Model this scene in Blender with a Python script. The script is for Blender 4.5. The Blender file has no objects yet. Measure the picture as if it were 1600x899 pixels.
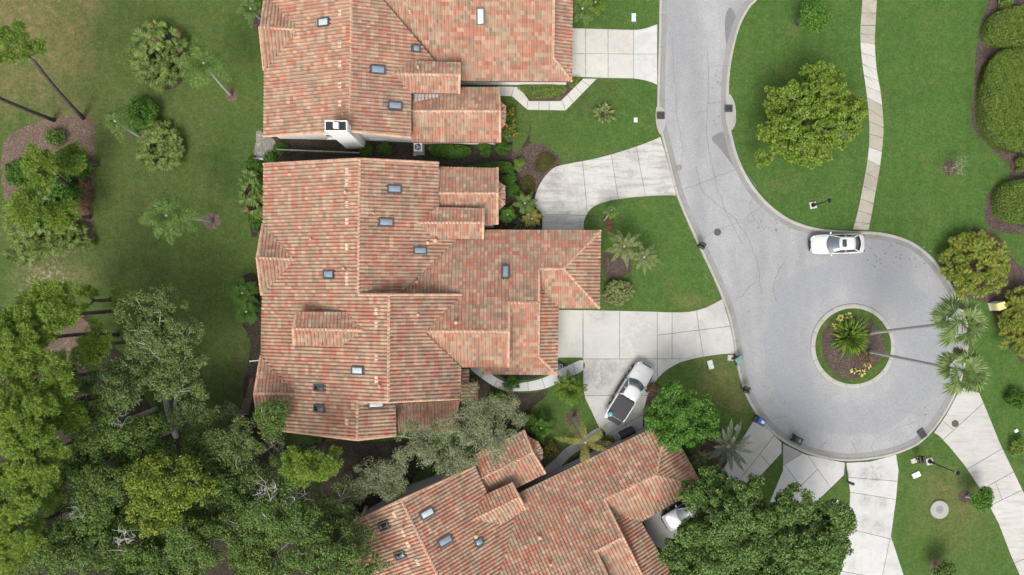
import bpy, bmesh, math, random
import numpy as np
from mathutils import Vector, Matrix

# ------------------------------------------------------------------ camera, sky, sun, exposure
scn = bpy.context.scene
COL = scn.collection
H = 64.0                       # drone height above the ground, metres
F = 1088.0                     # focal length in pixels of the 1600 px wide photograph
cam_d = bpy.data.cameras.new('camera')
cam_d.sensor_width = 36.0
cam_d.lens = 36.0 * F / 1600.0
cam_d.clip_end = 6000.0
cam = bpy.data.objects.new('camera', cam_d)
cam.location = (0, 0, H)
cam.rotation_euler = (0, 0, 0)
COL.objects.link(cam)
scn.camera = cam

SUN_EL, SUN_AZ = math.radians(57), math.radians(192)   # azimuth clockwise from +Y
world = bpy.data.worlds.new('World')
scn.world = world
world.use_nodes = True
wn, wl = world.node_tree.nodes, world.node_tree.links
bg = wn['Background']
sky = wn.new('ShaderNodeTexSky')
sky.sky_type = 'NISHITA'
sky.sun_disc = False
sky.sun_elevation = SUN_EL
sky.sun_rotation = SUN_AZ
sky.dust_density = 4.0
hs = wn.new('ShaderNodeHueSaturation')
hs.inputs['Saturation'].default_value = 0.28        # thin overcast: nearly neutral sky light
wl.new(sky.outputs[0], hs.inputs['Color'])
wl.new(hs.outputs[0], bg.inputs['Color'])
bg.inputs['Strength'].default_value = 0.14
sd = bpy.data.lights.new('sun', 'SUN')
sd.energy = 1.25
sd.angle = math.radians(26)
sd.color = (1.0, 0.96, 0.9)
sun = bpy.data.objects.new('sun', sd)
COL.objects.link(sun)
sv = Vector((math.cos(SUN_EL) * math.sin(SUN_AZ), math.cos(SUN_EL) * math.cos(SUN_AZ), math.sin(SUN_EL)))
sun.rotation_euler = sv.to_track_quat('Z', 'Y').to_euler()
sun.location = sv * 120
scn.view_settings.view_transform = 'Standard'
scn.view_settings.look = 'None'
scn.view_settings.gamma = 1.0
scn.view_settings.use_curve_mapping = False
scn.view_settings.exposure = 0.80
scn.render.engine = 'CYCLES'
scn.render.resolution_x, scn.render.resolution_y = 1024, 575

# ------------------------------------------------------------------ helpers
R = math.radians
rng = np.random.default_rng(7)
random.seed(7)
def P(u, v, z=0.0):
    """photo pixel + height -> world point (the drone looks straight down)"""
    k = (H - z) / F
    return Vector(((u - 800.0) * k, (449.5 - v) * k, z))
PX = H / F      # metres per photo pixel on the ground

def tag(o, label=None, cat=None, group=None, kind=None):
    if label: o['label'] = label
    if cat: o['category'] = cat
    if group: o['group'] = group
    if kind: o['kind'] = kind
    return o
def link(name, me, mat=None, parent=None):
    o = bpy.data.objects.new(name, me)
    COL.objects.link(o)
    if mat is not None and me is not None and len(me.materials) == 0: me.materials.append(mat)
    if parent is not None: o.parent = parent
    return o
def empty(name, loc=(0, 0, 0), rz=0.0):
    o = bpy.data.objects.new(name, None)
    o.empty_display_size = 0.3
    o.location = loc
    o.rotation_euler = (0, 0, rz)
    COL.objects.link(o)
    return o
def mesh_py(name, V, Fc, mat=None, parent=None, smooth=False):
    me = bpy.data.meshes.new(name)
    me.from_pydata([tuple(v) for v in V], [], Fc)
    me.validate()
    if smooth: me.polygons.foreach_set('use_smooth', [True] * len(me.polygons))
    me.update()
    return link(name, me, mat, parent)
def quads_me(name, Q, smooth=False):
    """Q: (N,4,3) array of separate quads"""
    Q = np.asarray(Q, dtype=np.float32)
    n = len(Q)
    me = bpy.data.meshes.new(name)
    me.vertices.add(4 * n); me.vertices.foreach_set('co', Q.reshape(-1))
    me.loops.add(4 * n); me.loops.foreach_set('vertex_index', np.arange(4 * n, dtype=np.int32))
    me.polygons.add(n)
    me.polygons.foreach_set('loop_start', np.arange(0, 4 * n, 4, dtype=np.int32))
    me.polygons.foreach_set('loop_total', np.full(n, 4, dtype=np.int32))
    me.update(calc_edges=True)
    return me
class MB:
    """collects simple shapes into one mesh"""
    def __init__(s): s.V = []; s.F = []
    def add(s, V, Fc):
        b = len(s.V); s.V += [tuple(v) for v in V]; s.F += [tuple(i + b for i in f) for f in Fc]; return s
    def box(s, c, d, rz=0.0, taper=1.0, tilt=None):
        x, y, z = d[0] / 2, d[1] / 2, d[2] / 2
        m = Matrix.Rotation(rz, 3, 'Z')
        if tilt is not None: m = m @ tilt
        vs = []
        for k, t in ((-1, 1.0), (1, taper)):
            for i, j in ((-1, -1), (1, -1), (1, 1), (-1, 1)):
                vs.append(Vector(c) + m @ Vector((i * x * t, j * y * t, k * z)))
        return s.add(vs, [(0, 3, 2, 1), (4, 5, 6, 7), (0, 1, 5, 4), (1, 2, 6, 5), (2, 3, 7, 6), (3, 0, 4, 7)])
    def tube(s, pts, rad, n=8, caps=True):
        pts = [Vector(p) for p in pts]
        if not hasattr(rad, '__len__'): rad = [rad] * len(pts)
        b = len(s.V)
        up0 = None
        for i, p in enumerate(pts):
            d = (pts[min(i + 1, len(pts) - 1)] - pts[max(i - 1, 0)])
            if d.length < 1e-9: d = Vector((0, 0, 1))
            d.normalize()
            if up0 is None:
                up0 = Vector((1, 0, 0)) if abs(d.z) > 0.9 else Vector((0, 0, 1))
            a = d.cross(up0)
            if a.length < 1e-6: a = d.orthogonal()
            a.normalize(); c = a.cross(d); up0 = c
            for k in range(n):
                t = 2 * math.pi * k / n
                s.V.append(tuple(p + (a * math.cos(t) + c * math.sin(t)) * rad[i]))
        for i in range(len(pts) - 1):
            for k in range(n):
                k2 = (k + 1) % n
                s.F.append((b + i * n + k, b + i * n + k2, b + (i + 1) * n + k2, b + (i + 1) * n + k))
        if caps:
            s.F.append(tuple(b + k for k in reversed(range(n))))
            e = b + (len(pts) - 1) * n
            s.F.append(tuple(e + k for k in range(n)))
        return s
    def lathe(s, prof, n=20, c=(0, 0, 0)):
        b = len(s.V)
        for r, z in prof:
            for k in range(n):
                t = 2 * math.pi * k / n
                s.V.append((c[0] + r * math.cos(t), c[1] + r * math.sin(t), c[2] + z))
        for i in range(len(prof) - 1):
            for k in range(n):
                k2 = (k + 1) % n
                s.F.append((b + i * n + k, b + i * n + k2, b + (i + 1) * n + k2, b + (i + 1) * n + k))
        s.F.append(tuple(b + k for k in reversed(range(n))))
        e = b + (len(prof) - 1) * n
        s.F.append(tuple(e + k for k in range(n)))
        return s
    def prism(s, pts, z0, z1):
        n = len(pts)
        z1s = z1 if hasattr(z1, '__len__') else [z1] * n
        b = len(s.V)
        s.V += [(p[0], p[1], z0) for p in pts] + [(p[0], p[1], zz) for p, zz in zip(pts, z1s)]
        s.F.append(tuple(b + i for i in reversed(range(n))))
        s.F.append(tuple(b + n + i for i in range(n)))
        for i in range(n):
            j = (i + 1) % n
            s.F.append((b + i, b + j, b + n + j, b + n + i))
        return s
    def build(s, name, mat=None, parent=None, smooth=False, bevel=0.0):
        o = mesh_py(name, s.V, s.F, mat, parent, smooth)
        if bevel:
            m = o.modifiers.new('bevel', 'BEVEL'); m.width = bevel; m.segments = 2; m.limit_method = 'ANGLE'
        return o
def smooth_curve(pts, closed=False, step=4):
    pts = [np.array(p, float) for p in pts]
    n = len(pts); out = []
    rngi = range(n if closed else n - 1)
    for i in rngi:
        p1, p2 = pts[i], pts[(i + 1) % n]
        p0 = pts[(i - 1) % n] if (closed or i > 0) else p1
        p3 = pts[(i + 2) % n] if (closed or i + 2 < n) else p2
        for k in range(step):
            t = k / step
            out.append(0.5 * (2 * p1 + (p2 - p0) * t + (2 * p0 - 5 * p1 + 4 * p2 - p3) * t * t + (3 * p1 - p0 - 3 * p2 + p3) * t ** 3))
    if not closed: out.append(pts[-1])
    return out
def area2(p): return sum(p[i][0] * p[(i + 1) % len(p)][1] - p[(i + 1) % len(p)][0] * p[i][1] for i in range(len(p)))
def ccw(p): return list(p) if area2(p) > 0 else list(reversed(list(p)))
def offset_poly(p, d):
    """shrink a ccw polygon by d (number or one per edge)"""
    n = len(p)
    ds = d if hasattr(d, '__len__') else [d] * n
    L = []
    for i in range(n):
        a, b = np.array(p[i][:2], float), np.array(p[(i + 1) % n][:2], float)
        t = b - a; l = np.hypot(*t)
        if l < 1e-9: t = np.array((1., 0.)); l = 1
        t = t / l
        L.append((a + np.array((-t[1], t[0])) * ds[i], t))
    out = []
    for i in range(n):
        (a, t), (b, s) = L[i - 1], L[i]
        cr = t[0] * s[1] - t[1] * s[0]
        if abs(cr) < 0.05: out.append(b)
        else:
            k = ((b - a)[0] * s[1] - (b - a)[1] * s[0]) / cr
            q = a + t * k
            o = np.array(p[i][:2], float)
            lim = 4 * max(abs(ds[i]), abs(ds[i - 1]), 1e-3)
            if np.hypot(*(q - o)) > lim: q = o + (q - o) / np.hypot(*(q - o)) * lim
            out.append(q)
    return out
def inside(p, poly):
    x, y = p[0], p[1]; c = False; n = len(poly)
    for i in range(n):
        x1, y1 = poly[i][0], poly[i][1]; x2, y2 = poly[i - 1][0], poly[i - 1][1]
        if (y1 > y) != (y2 > y) and x < (x2 - x1) * (y - y1) / (y2 - y1) + x1: c = not c
    return c

# ------------------------------------------------------------------ materials
class NT:
    def __init__(s, name):
        s.m = bpy.data.materials.new(name); s.m.use_nodes = True
        s.n = s.m.node_tree.nodes; s.l = s.m.node_tree.links
        s.b = s.n['Principled BSDF']; s.out = s.n['Material Output']
        s._tc = None
    def new(s, t, **k):
        o = s.n.new(t)
        for a, b in k.items(): setattr(o, a, b)
        return o
    def tc(s):
        if s._tc is None: s._tc = s.n.new('ShaderNodeTexCoord').outputs['Object']
        return s._tc
    def setin(s, inp, v):
        if isinstance(v, bpy.types.NodeSocket): s.l.new(v, inp)
        else: inp.default_value = v
    def noise(s, scale, detail=4, rough=0.55, vec=None, dist=0.0):
        o = s.new('ShaderNodeTexNoise')
        o.inputs['Scale'].default_value = scale; o.inputs['Detail'].default_value = detail
        o.inputs['Roughness'].default_value = rough; o.inputs['Distortion'].default_value = dist
        s.l.new(vec if vec is not None else s.tc(), o.inputs['Vector'])
        return o.outputs['Fac']
    def mapping(s, scale=(1, 1, 1), rot=(0, 0, 0)):
        o = s.new('ShaderNodeMapping'); o.inputs['Scale'].default_value = scale; o.inputs['Rotation'].default_value = rot
        s.l.new(s.tc(), o.inputs['Vector']); return o.outputs[0]
    def ramp(s, fac, stops, interp='LINEAR'):
        o = s.new('ShaderNodeValToRGB'); r = o.color_ramp; r.interpolation = interp
        while len(r.elements) < len(stops): r.elements.new(0.5)
        for e, (p, c) in zip(r.elements, stops):
            e.position = p
            e.color = (c, c, c, 1) if not hasattr(c, '__len__') else (c[0], c[1], c[2], 1)
        s.l.new(fac, o.inputs[0]); return o.outputs[0]
    def mix(s, fac, a, b, blend='MIX'):
        o = s.new('ShaderNodeMix', data_type='RGBA', blend_type=blend)
        s.setin(o.inputs[0], fac)
        for i, v in ((6, a), (7, b)):
            if isinstance(v, bpy.types.NodeSocket): s.l.new(v, o.inputs[i])
            else: o.inputs[i].default_value = (v[0], v[1], v[2], 1)
        return o.outputs[2]
    def math(s, op, a, b=0.0, clamp=False):
        o = s.new('ShaderNodeMath', operation=op, use_clamp=clamp)
        s.setin(o.inputs[0], a); s.setin(o.inputs[1], b); return o.outputs[0]
    def attr(s, name):
        return s.new('ShaderNodeAttribute', attribute_name=name).outputs['Fac']
    def bump(s, h, strength=0.3, dist=0.02):
        o = s.new('ShaderNodeBump'); o.inputs['Strength'].default_value = strength; o.inputs['Distance'].default_value = dist
        s.l.new(h, o.inputs['Height']); s.l.new(o.outputs[0], s.b.inputs['Normal'])
    def base(s, c):
        if isinstance(c, bpy.types.NodeSocket): s.l.new(c, s.b.inputs['Base Color'])
        else: s.b.inputs['Base Color'].default_value = (c[0], c[1], c[2], 1)
        return s
def plain(name, c, rough=0.6, metal=0.0, var=0.12, scale=6.0, coat=0.0, spec=0.5):
    t = NT(name)
    f = t.noise(scale, 5)
    t.base(t.mix(t.ramp(f, [(0.3, 0.0), (0.7, 1.0)]), tuple(x * (1 - var) for x in c), tuple(min(1, x * (1 + var)) for x in c)))
    t.b.inputs['Roughness'].default_value = rough; t.b.inputs['Metallic'].default_value = metal
    t.b.inputs['Coat Weight'].default_value = coat; t.b.inputs['Coat Roughness'].default_value = 0.08
    t.b.inputs['Specular IOR Level'].default_value = spec
    return t.m

def make_grass():
    t = NT('grass')
    big = t.ramp(t.noise(0.09, 5, 0.6), [(0.36, 0.0), (0.64, 1.0)])
    mid = t.ramp(t.noise(0.7, 7, 0.72, dist=0.4), [(0.34, 0.0), (0.66, 1.0)])
    fine = t.ramp(t.noise(4.5, 6, 0.82), [(0.32, 0.0), (0.68, 1.0)])
    c = t.mix(big, (0.052, 0.094, 0.026), (0.074, 0.118, 0.032))
    c = t.mix(t.math('MULTIPLY', mid, 0.55), c, (0.086, 0.124, 0.038))
    c = t.mix(t.math('MULTIPLY', t.attr('lush'), t.math('ADD', 0.45, t.math('MULTIPLY', mid, 0.45))), c, (0.068, 0.146, 0.034))
    c = t.mix(t.math('MULTIPLY', t.attr('olive'), t.math('ADD', 0.3, t.math('MULTIPLY', mid, 0.6)), True), c, (0.112, 0.122, 0.046))
    wd = t.ramp(t.noise(0.38, 7, 0.72, dist=0.5), [(0.52, 0.0), (0.70, 1.0)])
    c = t.mix(t.math('MULTIPLY', wd, 0.5), c, (0.125, 0.140, 0.052))
    dk = t.ramp(t.noise(0.5, 7, 0.7, vec=t.mapping((1, 1, 1), (0, 0, 1.0))), [(0.55, 0.0), (0.72, 1.0)])
    c = t.mix(t.math('MULTIPLY', dk, 0.5), c, (0.040, 0.088, 0.022))
    dn = t.ramp(t.noise(1.1, 6, 0.7), [(0.32, 0.0), (0.62, 1.0)])
    dry = t.math('MULTIPLY', t.attr('dry'), dn, True)
    c = t.mix(dry, c, (0.205, 0.155, 0.085))
    pale = t.math('MULTIPLY', t.attr('sand'), t.ramp(t.noise(2.6, 6, 0.75), [(0.5, 0.0), (0.62, 1.0)]), True)
    c = t.mix(pale, c, (0.38, 0.34, 0.28))
    c = t.mix(t.math('MULTIPLY', t.attr('bare'), dn, True), c, (0.065, 0.05, 0.035))
    c = t.mix(t.ramp(t.noise(1.7, 6, 0.75), [(0.36, 0.0), (0.64, 1.0)]), t.mix(1.0, c, (0.78, 0.86, 0.74), 'MULTIPLY'), t.mix(1.0, c, (1.14, 1.08, 1.1), 'MULTIPLY'))
    c = t.mix(t.ramp(t.noise(16.0, 3, 0.85), [(0.3, 0.0), (0.7, 1.0)]), t.mix(1.0, c, (0.72, 0.75, 0.7), 'MULTIPLY'), c)
    c = t.mix(fine, t.mix(1.0, c, (0.62, 0.66, 0.58), 'MULTIPLY'), t.mix(1.0, c, (1.42, 1.34, 1.45), 'MULTIPLY'))
    mow = t.ramp(t.noise(1.0, 4, 0.6, vec=t.mapping((1.1, 0.05, 1), (0, 0, 0.08))), [(0.4, 0.0), (0.6, 1.0)])
    c = t.mix(t.math('MULTIPLY', mow, 0.35), c, t.mix(1.0, c, (1.2, 1.15, 1.1), 'MULTIPLY'))
    t.base(c); t.b.inputs['Roughness'].default_value = 0.95; t.b.inputs['Specular IOR Level'].default_value = 0.04
    t.bump(t.noise(14.0, 4, 0.7), 0.8, 0.05)
    return t.m
M = {}
M['grass'] = make_grass()

def make_concrete(name, c, stain, streak=0.0, dark=(0.20, 0.19, 0.17), rot=0.0, spots=()):
    t = NT(name)
    oi = t.new('ShaderNodeObjectInfo')
    f1 = t.ramp(t.noise(0.5, 6, 0.65), [(0.30, 0.0), (0.75, 1.0)])
    f2 = t.ramp(t.noise(5.0, 6, 0.7), [(0.25, 0.0), (0.75, 1.0)])
    f3 = t.ramp(t.noise(0.33, 8, 0.72, dist=0.6), [(0.50, 0.0), (0.68, 1.0)])
    col = t.mix(f1, tuple(x * 0.9 for x in c), tuple(min(0.9, x * 1.07) for x in c))
    col = t.mix(t.math('MULTIPLY', oi.outputs['Random'], 0.55), col, tuple(x * 0.80 for x in c))
    col = t.mix(t.math('MULTIPLY', f2, 0.36), col, tuple(x * 0.70 for x in c))
    f4 = t.ramp(t.noise(1.5, 8, 0.78, dist=0.5), [(0.50, 0.0), (0.70, 1.0)])
    col = t.mix(t.math('MULTIPLY', f4, 0.15 + stain * 0.35), col, dark)
    col = t.mix(t.math('MULTIPLY', f3, stain), col, dark)
    if streak:
        g = t.noise(1.0, 6, 0.7, vec=t.mapping((0.35, 2.6, 1), (0, 0, rot)), dist=0.5)
        col = t.mix(t.math('MULTIPLY', t.ramp(g, [(0.48, 0.0), (0.66, 1.0)]), streak), col, dark)
    for (u, v, rp, stg) in spots:
        q = P(u, v); d = t.new('ShaderNodeVectorMath', operation='DISTANCE'); t.l.new(t.tc(), d.inputs[0]); d.inputs[1].default_value = (q.x, q.y, 0)
        e = t.ramp(t.math('DIVIDE', d.outputs['Value'], rp * PX), [(0.45, 1.0), (1.0, 0.0)])
        nn = t.ramp(t.noise(2.2, 8, 0.75, dist=0.8), [(0.40, 0.0), (0.60, 1.0)])
        col = t.mix(t.math('MULTIPLY', t.math('MULTIPLY', e, nn), stg), col, dark)
    col = t.mix(t.math('MULTIPLY', t.ramp(t.noise(30, 3, 0.8), [(0.4, 0.0), (0.7, 1.0)]), 0.18), col, tuple(x * 0.6 for x in c))
    t.base(col); t.b.inputs['Roughness'].default_value = 0.85; t.b.inputs['Specular IOR Level'].default_value = 0.25
    t.bump(t.noise(25, 4), 0.25, 0.01)
    return t.m
M['conc_clean'] = make_concrete('clean_concrete', (0.525, 0.505, 0.46), 0.28)
M['conc_white'] = make_concrete('white_concrete', (0.53, 0.525, 0.505), 0.4)
M['conc_stain'] = make_concrete('stained_concrete', (0.50, 0.49, 0.455), 0.75, 0.65, (0.22, 0.21, 0.19), 0.25)
M['conc_mid'] = make_concrete('weathered_concrete', (0.50, 0.49, 0.46), 0.45, 0.0, (0.27, 0.26, 0.24))
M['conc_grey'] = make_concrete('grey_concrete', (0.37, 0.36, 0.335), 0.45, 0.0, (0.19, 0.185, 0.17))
M['conc_streak'] = make_concrete('streaked_concrete', (0.49, 0.475, 0.445), 0.35, 0.7, (0.31, 0.295, 0.27), 0.75)
M['conc_tan'] = make_concrete('dirty_tan_concrete', (0.39, 0.355, 0.29), 0.5, 0.0, (0.17, 0.15, 0.12))
M['conc_spot'] = make_concrete('mould_spotted_concrete', (0.53, 0.525, 0.505), 0.35, 0.0, (0.24, 0.235, 0.215), 0.0, [(1362, 742, 26, 0.8), (1352, 782, 13, 0.8), (1377, 786, 14, 0.7), (1350, 814, 13, 0.6), (1372, 824, 14, 0.6)])
M['conc_apron'] = make_concrete('tyre_marked_concrete', (0.50, 0.49, 0.46), 0.5, 0.0, (0.25, 0.24, 0.22), 0.0, [(940, 584, 34, 0.75), (970, 570, 22, 0.5), (905, 568, 14, 0.7), (930, 600, 30, 0.4)])
M['conc_new'] = make_concrete('pale_drive_concrete', (0.515, 0.505, 0.465), 0.35, 0.0, (0.30, 0.29, 0.26), 0.0, [(935, 492, 22, 0.7), (1000, 505, 34, 0.45), (900, 545, 22, 0.4), (980, 540, 30, 0.35)])
M['kerb'] = make_concrete('kerb_concrete', (0.40, 0.39, 0.35), 0.5, 0.0, (0.24, 0.225, 0.19))
M['gutter'] = make_concrete('gutter_concrete', (0.265, 0.26, 0.25), 0.6, 0.0, (0.15, 0.14, 0.12))

def make_asphalt():
    t = NT('asphalt')
    c0 = P(1332, 541)
    d = t.new('ShaderNodeVectorMath', operation='DISTANCE')
    t.l.new(t.tc(), d.inputs[0]); d.inputs[1].default_value = (c0.x, c0.y, 0)
    wob = t.math('ADD', d.outputs['Value'], t.math('MULTIPLY', t.math('SUBTRACT', t.noise(0.25, 4), 0.5), 1.6))
    ring = t.ramp(t.math('DIVIDE', wob, 12.0), [(0.40, 0.15), (0.48, 0.8), (0.60, 1.0), (0.675, 0.95), (0.695, 0.12), (1.0, 0.0)])
    lane = t.ramp(t.noise(0.12, 4, 0.6, vec=t.mapping((2.4, 0.5, 1), (0, 0, 0.25))), [(0.4, 0.0), (0.62, 1.0)])
    c = t.mix(lane, (0.256, 0.257, 0.260), (0.326, 0.324, 0.322))
    c = t.mix(t.math('MULTIPLY', ring, 0.75), c, (0.245, 0.252, 0.268))
    c = t.mix(t.math('MULTIPLY', t.ramp(t.noise(0.55, 8, 0.75), [(0.44, 0.0), (0.68, 1.0)]), 0.6), c, (0.235, 0.236, 0.238))
    g = t.ramp(t.noise(9, 5, 0.9), [(0.3, 0.0), (0.7, 1.0)])
    c = t.mix(g, t.mix(1.0, c, (0.66, 0.665, 0.675), 'MULTIPLY'), t.mix(1.0, c, (1.30, 1.30, 1.30), 'MULTIPLY'))
    c = t.mix(t.ramp(t.noise(7, 4, 0.8), [(0.66, 0.0), (0.74, 0.6)]), c, (0.19, 0.19, 0.19))
    t.base(c); t.b.inputs['Roughness'].default_value = 0.9; t.b.inputs['Specular IOR Level'].default_value = 0.2
    t.bump(t.noise(40, 3, 0.8), 0.35, 0.01)
    return t.m
M['asphalt'] = make_asphalt()
M['asphalt_dark'] = plain('dark_asphalt_patch', (0.155, 0.158, 0.162), 0.85, var=0.2, scale=12)
M['crack'] = plain('crack_filler', (0.165, 0.165, 0.165), 0.9, var=0.3, scale=3)

def make_mulch(name, a, b, c3):
    t = NT(name)
    v = t.new('ShaderNodeTexVoronoi'); v.inputs['Scale'].default_value = 19
    t.l.new(t.tc(), v.inputs['Vector'])
    s = t.new('ShaderNodeSeparateColor'); t.l.new(v.outputs['Color'], s.inputs[0])
    c = t.ramp(s.outputs[0], [(0.0, a), (0.6, b), (0.93, c3)])
    c = t.mix(t.ramp(t.noise(0.8, 5, 0.7), [(0.35, 0.0), (0.65, 0.65)]), c, a)
    t.base(c); t.b.inputs['Roughness'].default_value = 0.95; t.b.inputs['Specular IOR Level'].default_value = 0.1
    t.bump(t.noise(11, 5, 0.75), 0.9, 0.06)
    return t.m
M['mulch'] = make_mulch('brown_mulch', (0.052, 0.036, 0.031), (0.092, 0.066, 0.056), (0.165, 0.128, 0.110))
M['litter'] = make_mulch('leaf_litter', (0.080, 0.056, 0.042), (0.160, 0.112, 0.086), (0.26, 0.195, 0.155))
M['soil'] = make_mulch('dark_soil', (0.026, 0.023, 0.017), (0.050, 0.042, 0.031), (0.10, 0.082, 0.062))
M['blackmulch'] = make_mulch('black_mulch', (0.016, 0.016, 0.016), (0.034, 0.033, 0.032), (0.07, 0.068, 0.062))
M['gravel'] = make_mulch('grey_gravel', (0.13, 0.12, 0.105), (0.24, 0.225, 0.20), (0.36, 0.34, 0.31))

def make_tile():
    t = NT('roof_tile')
    a = t.attr('tone')
    pal = [(0.0, (0.297, 0.216, 0.15)), (0.12, (0.387, 0.29, 0.194)), (0.27, (0.449, 0.339, 0.229)), (0.42, (0.382, 0.24, 0.165)), (0.54, (0.472, 0.251, 0.167)), (0.67, (0.466, 0.196, 0.123)), (0.81, (0.421, 0.157, 0.102)), (0.9, (0.539, 0.353, 0.243)), (0.965, (0.326, 0.19, 0.141))]
    c = t.mix(0.24, t.ramp(a, pal, 'CONSTANT'), (0.40, 0.252, 0.18))
    c = t.mix(t.math('MULTIPLY', t.attr('shade'), 0.5), c, t.mix(1.0, c, (0.62, 0.60, 0.62), 'MULTIPLY'))
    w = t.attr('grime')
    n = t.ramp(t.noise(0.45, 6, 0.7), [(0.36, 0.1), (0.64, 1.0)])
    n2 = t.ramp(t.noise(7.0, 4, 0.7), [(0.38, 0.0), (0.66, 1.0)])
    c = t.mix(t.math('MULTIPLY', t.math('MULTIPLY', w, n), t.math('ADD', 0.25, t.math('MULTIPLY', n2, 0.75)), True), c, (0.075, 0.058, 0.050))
    c = t.mix(t.math('MULTIPLY', t.ramp(t.noise(18, 4, 0.75), [(0.42, 0.0), (0.72, 1.0)]), 0.32), c, t.mix(1.0, c, (0.5, 0.48, 0.46), 'MULTIPLY'))
    t.base(c); t.b.inputs['Roughness'].default_value = 0.85; t.b.inputs['Specular IOR Level'].default_value = 0.25
    return t.m
M['tile'] = make_tile()
M['cap'] = plain('ridge_cap_tile', (0.47, 0.295, 0.20), 0.85, var=0.28, scale=2.2, spec=0.25)
M['stucco'] = plain('white_stucco', (0.70, 0.695, 0.68), 0.9, var=0.06, scale=3, spec=0.2)
M['stucco_grey'] = plain('grey_stucco', (0.25, 0.25, 0.25), 0.9, var=0.1, scale=3, spec=0.2)
M['fascia'] = plain('brown_fascia', (0.13, 0.075, 0.055), 0.7)
M['metal'] = plain('grey_flashing', (0.42, 0.43, 0.45), 0.55, var=0.15, scale=2)
M['frame_dark'] = plain('dark_bronze_frame', (0.05, 0.055, 0.062), 0.45)
M['black'] = plain('black_paint', (0.013, 0.013, 0.014), 0.4)
M['rubber'] = plain('rubber', (0.02, 0.02, 0.021), 0.8)
M['white_plastic'] = plain('white_plastic', (0.72, 0.72, 0.70), 0.5, var=0.05)
M['greenbox'] = plain('pale_green_plastic', (0.50, 0.58, 0.53), 0.6, var=0.1)
M['beige'] = plain('beige_plastic', (0.42, 0.40, 0.33), 0.7)
M['iron'] = plain('cast_iron', (0.065, 0.062, 0.06), 0.7, var=0.3, scale=12)
M['paint_white'] = plain('white_car_paint', (0.53, 0.53, 0.525), 0.28, var=0.02, scale=1, coat=0.6)
M['paint_silver'] = plain('silver_car_paint', (0.55, 0.56, 0.57), 0.3, 0.3, var=0.03, scale=1, coat=0.6)
M['car_side_black'] = plain('black_car_side', (0.012, 0.012, 0.014), 0.25, var=0.03, scale=1, coat=0.6)
M['chrome'] = plain('chrome', (0.6, 0.6, 0.6), 0.2, 1.0, var=0.03)
M['vinyl'] = plain('black_vinyl', (0.019, 0.020, 0.024), 0.6, var=0.1, scale=2)
M['teal'] = plain('teal_cloth', (0.10, 0.33, 0.33), 0.8, var=0.25, scale=8)
M['lamp_red'] = plain('red_lens', (0.35, 0.02, 0.02), 0.25)
M['lamp_clear'] = plain('clear_lens', (0.55, 0.57, 0.58), 0.15)
def make_glass(name, c, rough=0.06):
    t = NT(name); t.base(t.mix(t.noise(3, 4), tuple(x * 0.75 for x in c), c))
    t.b.inputs['Roughness'].default_value = rough; t.b.inputs['Specular IOR Level'].default_value = 0.9
    t.b.inputs['Coat Weight'].default_value = 0.5; t.b.inputs['Coat Roughness'].default_value = 0.03
    return t.m
M['car_glass'] = make_glass('car_glass', (0.075, 0.105, 0.12))
M['car_glass_dark'] = make_glass('tinted_car_glass', (0.02, 0.024, 0.028))
M['sky_glass'] = make_glass('skylight_pane', (0.20, 0.26, 0.31), 0.1)
M['sky_glass_pale'] = make_glass('pale_skylight_pane', (0.46, 0.53, 0.54), 0.12)
M['sky_glass_dark'] = make_glass('dark_skylight_pane', (0.018, 0.022, 0.022), 0.1)
M['win_glass'] = make_glass('window_pane', (0.05, 0.06, 0.065))

def leafmat(name, cs, nscale=0.5, trans=0.25, rough=0.6, patch=0.4, spec=0.1):
    t = NT(name)
    g = t.new('ShaderNodeNewGeometry')
    c = t.ramp(g.outputs['Random Per Island'], [(i / max(1, len(cs) - 1) * 0.96 + 0.02, x) for i, x in enumerate(cs)])
    oi = t.new('ShaderNodeObjectInfo')
    p = t.ramp(t.noise(nscale, 4, 0.6), [(0.35, 0.0), (0.65, 1.0)])
    c = t.mix(t.math('MULTIPLY', p, patch), c, t.mix(1.0, c, (1.35, 1.3, 0.95), 'MULTIPLY'))
    c = t.mix(t.math('MULTIPLY', oi.outputs['Random'], 0.3), c, t.mix(1.0, c, (0.7, 0.75, 0.8), 'MULTIPLY'))
    t.base(c); t.b.inputs['Roughness'].default_value = rough; t.b.inputs['Specular IOR Level'].default_value = spec
    tr = t.new('ShaderNodeBsdfTranslucent'); t.l.new(t.mix(1.0, c, (1.2, 1.25, 0.7), 'MULTIPLY'), tr.inputs['Color'])
    mx = t.new('ShaderNodeMixShader'); mx.inputs[0].default_value = trans
    t.l.new(t.b.outputs[0], mx.inputs[1]); t.l.new(tr.outputs[0], mx.inputs[2]); t.l.new(mx.outputs[0], t.out.inputs['Surface'])
    return t.m
M['leaf_oak'] = leafmat('oak_leaf', [(0.046, 0.082, 0.022), (0.084, 0.13, 0.036), (0.135, 0.182, 0.06), (0.21, 0.25, 0.11)], 0.5, 0.2)
M['leaf_oakdark'] = leafmat('dark_oak_leaf', [(0.034, 0.072, 0.016), (0.066, 0.124, 0.025), (0.11, 0.178, 0.04), (0.19, 0.25, 0.085)], 0.4, 0.2)
M['leaf_olive'] = leafmat('grey_olive_leaf', [(0.088, 0.118, 0.05), (0.15, 0.18, 0.085), (0.225, 0.248, 0.135), (0.34, 0.355, 0.23)], 0.7, 0.2, patch=0.2)
M['leaf_yellow'] = leafmat('yellow_green_leaf', [(0.06, 0.095, 0.014), (0.108, 0.155, 0.022), (0.17, 0.215, 0.032), (0.26, 0.29, 0.06)], 0.6, 0.25, patch=0.35)
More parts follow.
